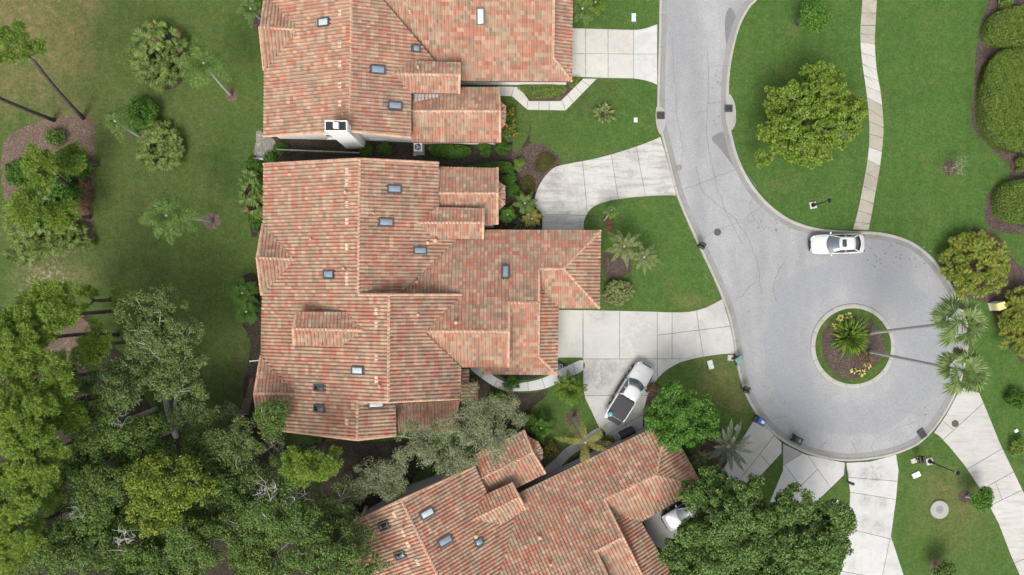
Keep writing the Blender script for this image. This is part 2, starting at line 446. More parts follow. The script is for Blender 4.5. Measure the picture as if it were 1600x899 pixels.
M['leaf_round'] = leafmat('clusia_leaf', [(0.06, 0.12, 0.014), (0.115, 0.195, 0.022), (0.18, 0.258, 0.034), (0.285, 0.335, 0.085)], 0.5, 0.25, 0.5, 0.3, 0.12)
M['leaf_pine'] = leafmat('pine_needle', [(0.072, 0.130, 0.024), (0.115, 0.195, 0.032), (0.180, 0.270, 0.044), (0.27, 0.34, 0.075)], 0.45, 0.3, patch=0.5)
M['leaf_ficus'] = leafmat('glossy_dark_leaf', [(0.03, 0.07, 0.014), (0.058, 0.115, 0.022), (0.098, 0.165, 0.036), (0.18, 0.245, 0.085)], 0.45, 0.18, 0.45, 0.25, 0.15)
M['leaf_bright'] = leafmat('bright_green_leaf', [(0.03, 0.092, 0.012), (0.055, 0.15, 0.018), (0.092, 0.205, 0.028), (0.17, 0.28, 0.07)], 0.6, 0.25, 0.5, 0.3, 0.12)
M['leaf_shrub'] = leafmat('shrub_leaf', [(0.031, 0.079, 0.013), (0.055, 0.126, 0.019), (0.094, 0.174, 0.031)], 0.8, 0.2)
M['leaf_hedge'] = leafmat('hedge_leaf', [(0.07, 0.14, 0.022), (0.112, 0.2, 0.032), (0.165, 0.25, 0.046), (0.22, 0.24, 0.07)], 0.6, 0.25, patch=0.4)
M['leaf_palmetto'] = leafmat('palmetto_blade', [(0.05, 0.095, 0.022), (0.092, 0.15, 0.034), (0.14, 0.195, 0.048), (0.22, 0.25, 0.095)], 0.6, 0.2)
M['leaf_palm'] = leafmat('palm_leaflet', [(0.045, 0.095, 0.02), (0.078, 0.142, 0.03), (0.12, 0.19, 0.046), (0.18, 0.25, 0.085)], 0.6, 0.25)
M['leaf_cycad'] = leafmat('dark_palm_leaflet', [(0.035, 0.085, 0.014), (0.062, 0.128, 0.018), (0.11, 0.18, 0.026), (0.22, 0.255, 0.045)], 0.9, 0.2)
M['leaf_grey'] = leafmat('silver_palm_leaflet', [(0.095, 0.115, 0.080), (0.150, 0.170, 0.115), (0.22, 0.235, 0.165)], 0.6, 0.15)
M['leaf_dusty'] = leafmat('dusty_palm_leaflet', [(0.075, 0.11, 0.036), (0.122, 0.16, 0.056), (0.185, 0.22, 0.09), (0.24, 0.22, 0.11)], 0.6, 0.15)
M['leaf_gold'] = leafmat('golden_cane_leaf', [(0.06, 0.115, 0.018), (0.105, 0.17, 0.026), (0.165, 0.225, 0.036), (0.25, 0.265, 0.05), (0.31, 0.25, 0.06)], 0.7, 0.3, patch=0.2)
M['leaf_dead'] = leafmat('dead_leaf', [(0.10, 0.060, 0.032), (0.16, 0.10, 0.055), (0.22, 0.15, 0.09)], 0.8, 0.1)
M['leaf_yellowpalm'] = leafmat('yellowing_leaflet', [(0.12, 0.145, 0.03), (0.20, 0.20, 0.045), (0.29, 0.25, 0.08)], 0.8, 0.25)
M['leaf_bronze'] = leafmat('bronze_groundcover_leaf', [(0.050, 0.062, 0.016), (0.085, 0.092, 0.022), (0.12, 0.10, 0.03)], 1.2, 0.15)
M['flower_orange'] = leafmat('orange_petal', [(0.55, 0.13, 0.03), (0.65, 0.22, 0.06), (0.5, 0.08, 0.03)], 1, 0.2)
M['flower_yellow'] = leafmat('yellow_bract', [(0.52, 0.50, 0.11), (0.64, 0.60, 0.20), (0.42, 0.42, 0.08)], 1, 0.2)
M['bark'] = plain('grey_bark', (0.20, 0.19, 0.165), 0.9, var=0.35, scale=4, spec=0.15)
M['bark_pale'] = plain('pale_bark', (0.37, 0.35, 0.31), 0.9, var=0.25, scale=4, spec=0.15)
M['bark_dark'] = plain('dark_bark', (0.095, 0.08, 0.07), 0.9, var=0.35, scale=4, spec=0.15)
M['bark_palm'] = plain('palm_trunk', (0.32, 0.31, 0.285), 0.9, var=0.25, scale=7, spec=0.15)
# ------------------------------------------------------------------ ground
def gauss(X, Y, spots):
    a = np.zeros_like(X)
    for u, v, ru, rv, s in spots:
        c = P(u, v)
        a = np.maximum(a, s * np.exp(-(((X - c.x) / (ru * PX)) ** 2 + ((Y - c.y) / (rv * PX)) ** 2)))
    return a
def make_ground():
    far = np.array([120, 200, 400, 900, 2500.])
    xs = np.concatenate([-far[::-1] - 0, np.arange(-62, 62.1, 0.5), far])
    ys = np.concatenate([-far[::-1] - 0, np.arange(-40, 40.1, 0.5), far])
    X, Y = np.meshgrid(xs, ys)
    nx, ny = len(xs), len(ys)
    V = np.stack([X, Y, np.zeros_like(X)], -1).reshape(-1, 3)
    me = bpy.data.meshes.new('ground')
    idx = np.arange(nx * ny).reshape(ny, nx)
    Q = np.stack([idx[:-1, :-1], idx[:-1, 1:], idx[1:, 1:], idx[1:, :-1]], -1).reshape(-1, 4).astype(np.int32)
    me.vertices.add(len(V)); me.vertices.foreach_set('co', V.astype(np.float32).reshape(-1))
    me.loops.add(Q.size); me.loops.foreach_set('vertex_index', Q.reshape(-1))
    me.polygons.add(len(Q)); me.polygons.foreach_set('loop_start', np.arange(0, Q.size, 4, dtype=np.int32))
    me.polygons.foreach_set('loop_total', np.full(len(Q), 4, dtype=np.int32))
    me.update(calc_edges=True)
    lush = 1 / (1 + np.exp(-(X - 6) / 3.0)) * 0.75
    dry = gauss(X, Y, [(30, 30, 85, 60, 1.0), (95, 90, 55, 45, 0.75), (60, 130, 60, 40, 0.6), (130, 10, 40, 25, 0.7), (115, 50, 30, 28, 0.8),
                       (90, 430, 60, 26, 0.6), (60, 420, 30, 20, 0.7), (10, 130, 40, 60, 0.6), (310, 590, 18, 25, 0.5), (1130, 600, 36, 28, 0.62),
                       (1150, 630, 22, 12, 0.95), (1075, 470, 28, 9, 0.6), (1470, 760, 34, 24, 0.6), (1500, 800, 40, 34, 0.38), (1225, 290, 18, 12, 0.25),
                       (1110, 565, 30, 10, 0.35), (105, 170, 40, 25, 0.7), (30, 370, 30, 30, 0.5), (1240, 45, 14, 10, 0.4), (100, 200, 60, 20, 0.6)])
    sand = gauss(X, Y, [(70, 435, 38, 26, 0.9), (85, 465, 24, 14, 0.7)])
    olive = gauss(X, Y, [(60, 80, 130, 130, 0.9), (190, 260, 140, 280, 0.7), (180, 430, 130, 40, 0.5), (1490, 790, 80, 60, 0.7), (1120, 600, 60, 60, 0.7), (1500, 850, 80, 60, 0.5)])
    bare = gauss(X, Y, [(380, 610, 26, 90, 0.95), (330, 680, 90, 50, 0.9), (880, 690, 40, 30, 0.5), (340, 640, 40, 40, 0.5)])
    for n, A in (('lush', lush), ('dry', dry), ('sand', sand), ('olive', olive), ('bare', bare)):
        at = me.attributes.new(n, 'FLOAT', 'POINT'); at.data.foreach_set('value', A.astype(np.float32).reshape(-1))
    o = link('ground', me, M['grass']); tag(o, kind='structure')
make_ground()

def jitter(pts, amp, seed=0, step=5):
    r = np.random.default_rng(seed)
    out = smooth_curve(pts, True, step)
    return [p + r.normal(0, amp, 2) for p in out]
def sheet(name, px, z, mat, parent=None, kind='structure', amp=0.0, smooth=True, step=5, seed=1):
    pts = jitter(px, amp, seed, step) if smooth else px
    W = ccw([(P(u, v).x, P(u, v).y) for u, v in pts])
    mb = MB(); mb.V = [(x, y, z) for x, y in W]; mb.F = [tuple(range(len(W)))]
    o = mb.build(name, mat, parent)
    if parent is None: tag(o, kind=kind)
    return o

# ------------------------------------------------------------------ road
KERB_PX = [(1033, -200), (1031, -60), (1030, 0), (1029, 60), (1027, 130), (1027, 185), (1033, 212), (1042, 248), (1056, 303), (1075, 350), (1092, 387), (1110, 425),
           (1128, 467), (1140, 505), (1148, 550), (1153, 582), (1164, 617), (1182, 649), (1207, 678), (1237, 698), (1270, 712), (1310, 720), (1345, 720),
           (1390, 713), (1425, 700), (1442, 689), (1462, 668), (1482, 638), (1498, 605), (1508, 572), (1513, 540), (1512, 508), (1504, 480), (1491, 452),
           (1474, 424), (1452, 398), (1425, 378), (1395, 367), (1365, 362), (1330, 361), (1280, 357), (1240, 345), (1210, 326), (1185, 301), (1165, 271),
           (1152, 241), (1145, 215), (1140, 190), (1139, 160), (1140, 120), (1146, 80), (1157, 40), (1172, 12), (1183, 0), (1205, -40), (1240, -200)]
kp = smooth_curve(KERB_PX, False, 5)
KW = [np.array(P(u, v)[:2]) for u, v in kp]
def offset_line(L, d):
    out = []
    for i in range(len(L)):
        t = L[min(i + 1, len(L) - 1)] - L[max(i - 1, 0)]; t = t / np.hypot(*t)
        out.append(L[i] + np.array((-t[1], t[0])) * d)     # to the left of travel = towards the road
    return out
mb = MB(); mid = offset_line(KW, 0.5)
mb.V = [(p[0], p[1], 0.02) for p in mid]; mb.F = [tuple(range(len(mid)))]
road = mb.build('road', M['asphalt']); tag(road, kind='structure')
kerb = tag(empty('kerb'), kind='structure')
lines = [offset_line(KW, d) for d in (0.0, 0.04, 0.20, 0.27, 0.31, 0.72)]
zs_k = (0.06, 0.115, 0.12, 0.085)
acc = 0.0; seg = [0]; cuts = []
for i in range(1, len(KW)):
    acc += np.hypot(*(KW[i] - KW[i - 1])); seg.append(i)
    if acc > 2.9 or i == len(KW) - 1:
        cuts.append(seg); seg = [i]; acc = 0.0
for s in cuts:
    for nm, cols, zz, mt in (('kerb_segment', (0, 1, 2, 3), (0.0, 0.115, 0.12, 0.05), M['kerb']), ('gutter_segment', (3, 4, 5), (0.05, 0.034, 0.028), M['gutter'])):
        V, Fc = [], []; nc = len(cols)
        for a, i in enumerate(s):
            for c, z in zip(cols, zz):
                p = lines[c][i]
                if a == 0 and len(s) > 1: p = p + (lines[c][s[1]] - p) * 0.035
                V.append((p[0], p[1], z))
        for a in range(len(s) - 1):
            for k in range(nc - 1):
                Fc.append((a * nc + k, (a + 1) * nc + k, (a + 1) * nc + k + 1, a * nc + k + 1))
        Fc = [tuple(reversed(f)) for f in Fc]
        mesh_py(nm, V, Fc, mt, kerb)
def crack(px, w=0.035, seed=0):
    r = np.random.default_rng(seed)
    pts = smooth_curve(px, False, 7)
    L = [np.array(P(u, v)[:2]) + r.normal(0, 0.05, 2) for u, v in pts]
    mbk = CR
    A, B = offset_line(L, w / 2), offset_line(L, -w / 2)
    b = len(mbk.V)
    for p, q in zip(A, B): mbk.V += [(p[0], p[1], 0.0245), (q[0], q[1], 0.0245)]
    for i in range(len(A) - 1): mbk.F.append((b + 2 * i, b + 2 * i + 1, b + 2 * i + 3, b + 2 * i + 2))
CR = MB()
for i, c in enumerate([[(1105, 80), (1108, 140), (1104, 200), (1112, 260), (1122, 300)], [(1056, 130), (1058, 180), (1066, 230), (1062, 270)],
                       [(1062, 298), (1098, 285), (1135, 270), (1160, 262)], [(1105, 104), (1138, 104)], [(1104, 162), (1135, 160)], [(1088, 380), (1130, 355), (1180, 345)],
                       [(1160, 272), (1180, 290), (1172, 330), (1195, 360)], [(1160, 345), (1190, 325), (1215, 335)], [(1337, 720), (1336, 700), (1330, 690)],
                       [(1370, 718), (1364, 693), (1395, 672), (1430, 660)], [(1088, 260), (1100, 300), (1150, 345), (1180, 400), (1190, 460)],
                       [(1050, 60), (1052, 110), (1056, 130)], [(1125, 305), (1138, 340), (1160, 380)], [(1230, 650), (1205, 655)], [(1180, 440), (1150, 470)],
                       [(1400, 640), (1440, 650)], [(1230, 400), (1210, 440), (1212, 470)], [(1100, 430), (1110, 440)], [(1290, 690), (1284, 700)]]):
    crack(c, 0.032 if i % 2 else 0.048, i)
tag(CR.build('asphalt_crack', M['crack'], road), kind='stuff')
sheet('asphalt_patch', [(1141, 12), (1150, 28), (1150, 48), (1143, 74), (1137, 77), (1133, 55), (1133, 28)], 0.0255, M['asphalt_dark'], road, amp=0.15)
sheet('asphalt_patch', [(1112, 216), (1130, 206), (1136, 216), (1144, 242), (1154, 270), (1144, 258), (1126, 234)], 0.0255, M['asphalt_dark'], road, amp=0.15)
r7 = np.random.default_rng(11)
OS = MB()
for (cx, cy, sx, sy, n) in [(1205, 350, 14, 8, 14), (1395, 398, 34, 14, 34), (1378, 400, 10, 8, 8), (1120, 130, 6, 10, 5), (1122, 180, 5, 10, 4), (1198, 609, 4, 3, 4), (1170, 485, 3, 2, 2), (1440, 640, 20, 14, 4)]:
    for k in range(n):
        c = P(cx + r7.normal(0, sx), cy + r7.normal(0, sy)); rr = r7.uniform(0.03, 0.1)
        b = len(OS.V)
        for a in range(9):
            q = rr * r7.uniform(0.6, 1.3); OS.V.append((c.x + q * 1.3 * math.cos(a * 0.698), c.y + q * math.sin(a * 0.698), 0.0235))
        OS.F.append(tuple(b + a for a in range(9)))
tag(OS.build('oil_spot', M['asphalt_dark'], road), kind='stuff')

# traffic island
isl = P(1332, 541); RI = 66 * PX
island = tag(empty('traffic_island', isl), kind='structure')
nseg = 18
for k in range(nseg):
    V, Fc = [], []
    for a in range(7):
        t = 2 * math.pi * (k + 0.012 + a / 6 * 0.976) / nseg
        for r_, z in ((RI, 0.02), (RI - 0.03, 0.11), (RI - 0.22, 0.15), (RI - 0.40, 0.15), (RI - 0.42, 0.05)):
            V.append((r_ * math.cos(t), r_ * math.sin(t), z))
    for a in range(6):
        for c in range(4): Fc.append((a * 5 + c, a * 5 + 5 + c, a * 5 + 6 + c, a * 5 + 1 + c))
    mesh_py('kerb_segment', V, Fc, M['kerb'], island)
mb = MB(); mb.lathe([(RI - 0.41, 0.03), (RI - 0.41, 0.12)], 48); o = mb.build('grass_ring', M['grass'], island)
r3 = np.random.default_rng(3)
mb = MB(); nn = 60
ang = np.linspace(0, 2 * math.pi, nn, endpoint=False)
rad = 2.83 + 0.14 * np.sin(3 * ang + 1) + r3.normal(0, 0.05, nn)
mb.prism([(r_ * math.cos(t) - 0.1, r_ * math.sin(t) - 0.05) for r_, t in zip(rad, ang)], 0.05, 0.16)
mb.build('mulch_bed', M['mulch'], island)

# ------------------------------------------------------------------ concrete drives and paths, cut into slabs at their joints
M['joint'] = plain('joint_dirt', (0.13, 0.12, 0.105), 0.95, var=0.3, scale=2)
def split_poly(poly, a, b):
    n = (b[1] - a[1], a[0] - b[0]); l = math.hypot(*n); n = (n[0] / l, n[1] / l)
    d = [(p[0] - a[0]) * n[0] + (p[1] - a[1]) * n[1] for p in poly]
    d = [x if abs(x) > 1e-5 else 1e-4 for x in d]
    if max(d) < 0.25 or min(d) > -0.25: return [poly]
    A, B, X = [], [], []
    for i in range(len(poly)):
        j = (i + 1) % len(poly)
        if d[i] >= 0: A.append(poly[i])
        if d[i] <= 0: B.append(poly[i])
        if d[i] * d[j] < 0:
            t = d[i] / (d[i] - d[j]); q = (poly[i][0] + t * (poly[j][0] - poly[i][0]), poly[i][1] + t * (poly[j][1] - poly[i][1]))
            A.append(q); B.append(q); X.append(q)
    if len(X) != 2: return [poly]
    # only cut where the joint itself runs (its span covers most of the chord)
    t = np.array(b) - np.array(a); L = np.hypot(*t); t = t / L
    s = sorted(((x[0] - a[0]) * t[0] + (x[1] - a[1]) * t[1]) for x in X)
    ov = min(s[1], L + 0.5) - max(s[0], -0.5)
    if ov < 0.75 * (s[1] - s[0]): return [poly]
    return [A, B]
def slabs(name, px, joints, mats, smooth=True, z=0.045, seed=0, joint=0.018):
    pts = smooth_curve(px, True, 3) if smooth else px
    W = ccw([(P(u, v).x, P(u, v).y) for u, v in pts])
    W = [p for i, p in enumerate(W) if math.hypot(p[0] - W[i - 1][0], p[1] - W[i - 1][1]) > 0.03]
    root = tag(empty(name), kind='structure')
    pcs = [W]
    for (a, b) in joints:
        pa, pb = P(*a), P(*b)
        nxt = []
        for p in pcs: nxt += split_poly(p, (pa.x, pa.y), (pb.x, pb.y))
        pcs = nxt
    r = random.Random(seed); jb = MB()
    for p in pcs:
        p = ccw(p)
        if abs(area2(p)) < 0.05: continue
        jb.V += [(x[0], x[1], 0.008) for x in p]; jb.F.append(tuple(range(len(jb.V) - len(p), len(jb.V))))
        q = offset_poly(p, joint)
        q2 = offset_poly(p, joint + 0.012)
        n = len(q); mbs = MB()
        mbs.V = [(x[0], x[1], 0.0) for x in q] + [(x[0], x[1], z - 0.01) for x in q] + [(x[0], x[1], z) for x in q2]
        for k in (0, n):
            for i in range(n):
                j = (i + 1) % n; mbs.F.append((k + i, k + j, k + n + j, k + n + i))
        mbs.F.append(tuple(range(2 * n, 3 * n)))
        mm = mats(sum(x[0] for x in p) / n, sum(x[1] for x in p) / n) if callable(mats) else mats
        mbs.build('slab', mm, root)
    jb.build('joint_bed', M['joint'], root)
    return root
slabs('driveway', [(886, 44), (990, 47), (1002, 46), (1012, 43.5), (1027, 38), (1027, 133), (1018, 129), (1006, 125.5), (990, 123), (940, 122), (886, 120)],
      [((886, 84), (1030, 85)), ((915, 40), (915, 130)), ((950, 40), (950, 130)), ((990, 40), (990, 130))], lambda x, y: M['conc_clean'] if x < P(990, 0).x else M['conc_white'], smooth=False)
slabs('front_walk', [(933, 123), (884, 173), (824, 172), (800, 151), (776, 150), (776, 135), (812, 136), (827, 158), (876, 158), (911, 123)],
      [((917, 132), (928, 140)), ((903, 140), (914, 152)), ((888, 150), (899, 164)), ((876, 150), (884, 175)), ((858, 150), (858, 180)), ((842, 150), (842, 180)), ((826, 150), (822, 178)), ((805, 130), (798, 155))],
      M['conc_clean'], smooth=False)
oval = smooth_curve([(1032, 214), (1008, 224), (960, 240), (920, 250), (882, 257), (864, 263), (848, 280), (838, 300), (835, 316), (839, 326), (846, 334), (847, 352), (846, 366)], False, 3) + smooth_curve([(912, 366), (912, 354), (914, 342), (924, 326), (945, 316), (985, 309), (1030, 306), (1057, 306)], False, 3) + [(1048, 270), (1038, 234)]
slabs('driveway', [tuple(p) for p in oval],
      [((830, 335), (920, 337)), ((909, 240), (918, 337)), ((953, 230), (967, 318)), ((992, 220), (1010, 314))], M['conc_stain'], smooth=False)
slabs('driveway', [(870, 484), (940, 485), (1025, 487), (1045, 488), (1062, 488), (1078, 487), (1092, 484), (1104, 480), (1116, 474), (1129, 467), (1134, 485), (1140, 505), (1145, 528), (1149, 553), (1130, 553.5), (1110, 556), (1092, 559), (1075, 563),
                   (1062, 567), (1050, 573), (1038, 581), (1028, 591), (1019, 604), (1012, 617), (1006, 640), (1004, 672), (992, 690), (962, 705), (954, 704), (938, 672), (914, 622), (911, 605), (911, 559), (870, 559)],
      [((860, 561), (1082, 561)), ((911, 480), (911, 561)), ((968, 480), (968, 561)), ((1027, 480), (1027, 561)), ((1050, 480), (1050, 561)), ((968, 561), (968, 618)), ((1027, 561), (1027, 600)), ((1027, 524), (1155, 508)), ((1087, 480), (1099, 559)), ((905, 618), (1015, 618)), ((930, 690), (1010, 645)), ((968, 618), (985, 700))],
      lambda x, y: M['conc_new'] if (y > P(0, 561).y and x < P(1050, 0).x) else M['conc_apron'], smooth=False)
slabs('front_walk', [(910, 562.5), (890, 570), (873, 578), (850, 590), (822, 597), (796, 598), (772, 588), (762, 576), (750, 565), (735, 575), (748, 588), (772, 604), (792, 611), (830, 611), (856, 606), (882, 594), (912, 578)],
      [((893, 562), (900, 588)), ((868, 575), (880, 600)), ((845, 585), (853, 612)), ((824, 590), (826, 616)), ((802, 590), (800, 616)), ((780, 588), (770, 608)), ((764, 578), (748, 592))], M['conc_white'])
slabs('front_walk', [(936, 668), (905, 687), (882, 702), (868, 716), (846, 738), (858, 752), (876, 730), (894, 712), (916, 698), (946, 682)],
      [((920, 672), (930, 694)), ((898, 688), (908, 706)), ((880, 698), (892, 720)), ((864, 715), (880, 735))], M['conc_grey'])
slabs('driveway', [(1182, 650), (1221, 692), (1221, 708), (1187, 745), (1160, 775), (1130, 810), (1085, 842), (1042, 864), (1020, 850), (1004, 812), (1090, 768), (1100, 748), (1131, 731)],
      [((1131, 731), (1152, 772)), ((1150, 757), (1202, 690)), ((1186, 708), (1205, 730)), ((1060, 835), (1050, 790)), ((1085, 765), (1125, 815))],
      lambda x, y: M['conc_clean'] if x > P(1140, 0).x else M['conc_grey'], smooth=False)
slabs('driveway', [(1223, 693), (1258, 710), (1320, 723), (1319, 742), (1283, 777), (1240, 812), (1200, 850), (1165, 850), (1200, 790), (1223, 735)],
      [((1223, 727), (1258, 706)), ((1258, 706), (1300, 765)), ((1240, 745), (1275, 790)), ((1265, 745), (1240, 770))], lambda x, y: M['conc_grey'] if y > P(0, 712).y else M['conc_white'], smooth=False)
slabs('driveway', [(1322, 723), (1360, 721), (1400, 710), (1404, 735), (1400, 780), (1392, 838), (1412, 899), (1440, 990), (1290, 990), (1318, 870), (1326, 820), (1328, 770)],
      [((1322, 768), (1402, 781)), ((1318, 824), (1395, 843)), ((1391, 838), (1366, 960)), ((1300, 890), (1386, 905)), ((1328, 746), (1402, 752))], M['conc_spot'], smooth=False)
slabs('driveway', [(1459, 676), (1478, 648), (1494, 618), (1505, 606), (1530, 614), (1545, 650), (1562, 692), (1585, 740), (1602, 775), (1650, 880), (1660, 990), (1620, 990), (1596, 905), (1580, 870), (1560, 818), (1532, 765), (1506, 726), (1482, 697), (1468, 682)],
      [((1470, 690), (1536, 630)), ((1508, 735), (1562, 703)), ((1530, 767), (1587, 735)), ((1547, 790), (1604, 762)), ((1555, 752), (1566, 782)), ((1585, 880), (1650, 850)), ((1478, 662), (1492, 674))], M['conc_streak'], smooth=False)
SWL = [(1349, -120), (1348, -40), (1347, 0), (1344, 40), (1344, 65), (1347, 100), (1352, 135), (1356, 170), (1358, 210), (1355, 250), (1348, 290), (1340, 330), (1332, 359)]
SWR = [(1372, -120), (1371, -40), (1370, 0), (1368, 40), (1367, 70), (1370, 110), (1376, 145), (1380, 185), (1380, 215), (1375, 260), (1368, 300), (1362, 335), (1357, 360)]
swj = []
L1, R1 = smooth_curve(SWL, False, 4), smooth_curve(SWR, False, 4)
for k in range(2, len(L1) - 1, 2):
    a, b = L1[k], R1[k]
    swj.append((tuple(a - (b - a) * 0.2), tuple(b + (b - a) * 0.2)))
def swmat(x, y):
    v = 449.5 - y / PX
    return M['conc_clean'] if (66 < v < 148) else (M['conc_mid'] if 222 < v < 262 else M['conc_tan'])
slabs('sidewalk', [tuple(p) for p in L1] + [tuple(p) for p in reversed(R1)], swj, swmat, smooth=False, z=0.05)

# ------------------------------------------------------------------ planting beds, bare ground
sheet('mulch_bed', [(1550, -60), (1545, 0), (1535, 30), (1527, 65), (1524, 100), (1522, 140), (1518, 175), (1522, 205), (1545, 228), (1565, 248), (1578, 262), (1575, 282), (1556, 290), (1543, 306), (1538, 330), (1542, 350), (1562, 362), (1600, 366), (1660, 360), (1660, -60)], 0.012, M['mulch'], amp=0.5)
sheet('mulch_bed', [(1478, 402), (1490, 380), (1510, 362), (1540, 358), (1565, 375), (1580, 400), (1600, 420), (1660, 430), (1660, 640), (1600, 570), (1572, 535), (1556, 508), (1548, 478), (1530, 470), (1500, 462), (1478, 430)], 0.012, M['mulch'], amp=0.6)
sheet('leaf_litter', [(95, 182), (128, 180), (147, 195), (147, 260), (145, 330), (146, 382), (120, 396), (85, 402), (45, 388), (22, 360), (8, 320), (2, 260), (12, 215), (50, 195)], 0.012, M['litter'], amp=1.6)
sheet('leaf_litter', [(60, 490), (110, 480), (150, 500), (190, 560), (240, 640), (300, 690), (400, 660), (420, 690), (600, 690), (680, 690), (640, 760), (560, 860), (560, 960), (-60, 960), (-60, 520)], 0.012, M['soil'], amp=2.5)
sheet('leaf_litter', [(70, 500), (100, 492), (138, 505), (140, 560), (115, 580), (80, 570), (60, 540)], 0.016, M['litter'], amp=1.6)
sheet('mulch_bed', [(412, 205), (500, 213), (640, 222), (800, 222), (808, 150), (820, 165), (830, 190), (828, 215), (836, 232), (870, 250), (872, 262), (850, 278), (838, 300), (834, 330), (848, 345), (846, 362), (760, 362), (700, 330), (690, 262), (412, 262), (405, 235)], 0.012, M['soil'], amp=0.6)
sheet('mulch_bed', [(822, 228), (845, 225), (868, 240), (878, 252), (862, 264), (848, 280), (838, 300), (822, 290), (806, 262), (800, 240)], 0.016, M['mulch'], amp=0.6)
sheet('gravel_path', [(402, 205), (420, 213), (430, 222), (424, 238), (410, 250), (402, 246), (397, 240), (400, 222)], 0.017, M['gravel'], amp=0.5)
sheet('lawn_strip', [(806, 152), (816, 149), (824, 160), (829, 185), (827, 208), (818, 226), (806, 238), (800, 232), (804, 208), (806, 180)], 0.017, M['grass'])
sheet('mulch_bed', [(750, 585), (770, 604), (792, 613), (830, 614), (856, 610), (850, 622), (830, 640), (835, 660), (850, 700), (838, 740), (790, 740), (690, 650), (700, 600)], 0.012, M['soil'], amp=0.6)
sheet('mulch_bed', [(765, 578), (780, 588), (800, 594), (825, 593), (850, 587), (868, 578), (820, 572), (770, 572)], 0.014, M['blackmulch'], amp=0.3)
sheet('mulch_bed', [(872, 562), (888, 571), (872, 583)], 0.016, M['blackmulch'], smooth=False)
sheet('mulch_bed', [(848, 722), (858, 712), (850, 700), (862, 690), (880, 700), (868, 716)], 0.014, M['mulch'], amp=0.5)
sheet('mulch_bed', [(862, 750), (878, 732), (898, 714), (918, 702), (946, 686), (958, 700), (900, 740), (870, 762)], 0.014, M['soil'], amp=0.5)
sheet('mulch_bed', [(1010, 608), (1030, 604), (1060, 612), (1085, 628), (1105, 640), (1120, 655), (1128, 672), (1140, 690), (1130, 735), (1100, 748), (1060, 690), (1020, 680), (1002, 660)], 0.012, M['mulch'], amp=0.8)
sheet('mulch_bed', [(951, 340), (956, 342), (953, 360), (948, 364), (947, 352)], 0.012, M['mulch'], amp=0.5)
sheet('mulch_bed', [(944, 395), (958, 398), (985, 405), (985, 425), (962, 436), (945, 432)], 0.012, M['mulch'], amp=0.7)
sheet('mulch_bed', [(893, 130), (905, 125), (930, 124), (962, 126), (968, 140), (962, 165), (950, 182), (930, 186), (912, 182), (896, 168)], 0.006, M['grass'], amp=0.2)
sheet('mulch_bed', [(812, 134), (880, 132), (892, 126), (898, 132), (878, 155), (830, 156)], 0.012, M['mulch'], amp=0.4)
sheet('mulch_bed', [(378, 0), (400, 0), (410, 45), (400, 45), (386, 30)], 0.012, M['mulch'], amp=0.6)
sheet('mulch_bed', [(383, 290), (408, 280), (410, 350), (396, 372), (388, 340)], 0.012, M['soil'], amp=0.8)
sheet('mulch_bed', [(372, 440), (405, 440), (405, 600), (402, 660), (385, 660), (380, 600), (392, 540), (378, 500)], 0.012, M['soil'], amp=1.0)
sheet('gravel_path', [(392, 590), (397, 605), (390, 640), (380, 660), (374, 648), (384, 615)], 0.018, M['litter'], amp=1.2)
sheet('mulch_bed', [(215, 70), (240, 48), (275, 60), (285, 95), (282, 132), (250, 140), (222, 112)], 0.012, M['mulch'], amp=1.0)
sheet('mulch_bed', [(218, 205), (240, 190), (268, 200), (275, 225), (274, 258), (250, 267), (220, 246)], 0.012, M['mulch'], amp=1.0)
def disc(name, u, v, rpx, z, mat, seed=0, amp=0.5):
    r = np.random.default_rng(seed)
    return sheet(name, [(u + rpx * (1 + r.normal(0, 0.06)) * math.cos(a), v + rpx * (1 + r.normal(0, 0.06)) * math.sin(a)) for a in np.linspace(0, 2 * math.pi, 12, endpoint=False)], z, mat, amp=amp)
for i, (u, v, r_, m_) in enumerate([(361, 149, 10, 'litter'), (331, 346, 13.5, 'litter'), (1247, 35, 6, 'mulch'), (1484, 263, 11, 'mulch'), (1508, 776, 10, 'mulch'), (895, 652, 11, 'mulch'), (1462, 884, 10, 'litter'), (1468, 812, 0.1, 'mulch')][:7]):
    disc('mulch_ring', u, v, r_, 0.014, M[m_], i)

# concrete aprons round the storm drains
sheet('drain_apron', [(1139, 148), (1146, 158), (1149, 172), (1149, 192), (1143, 204), (1136, 200), (1133, 185), (1133, 165)], 0.125, M['conc_grey'], amp=0.1)
sheet('drain_apron', [(1027, 166), (1036, 170), (1040, 180), (1040, 192), (1036, 206), (1030, 210), (1025, 195), (1024, 178)], 0.125, M['conc_grey'], amp=0.1)
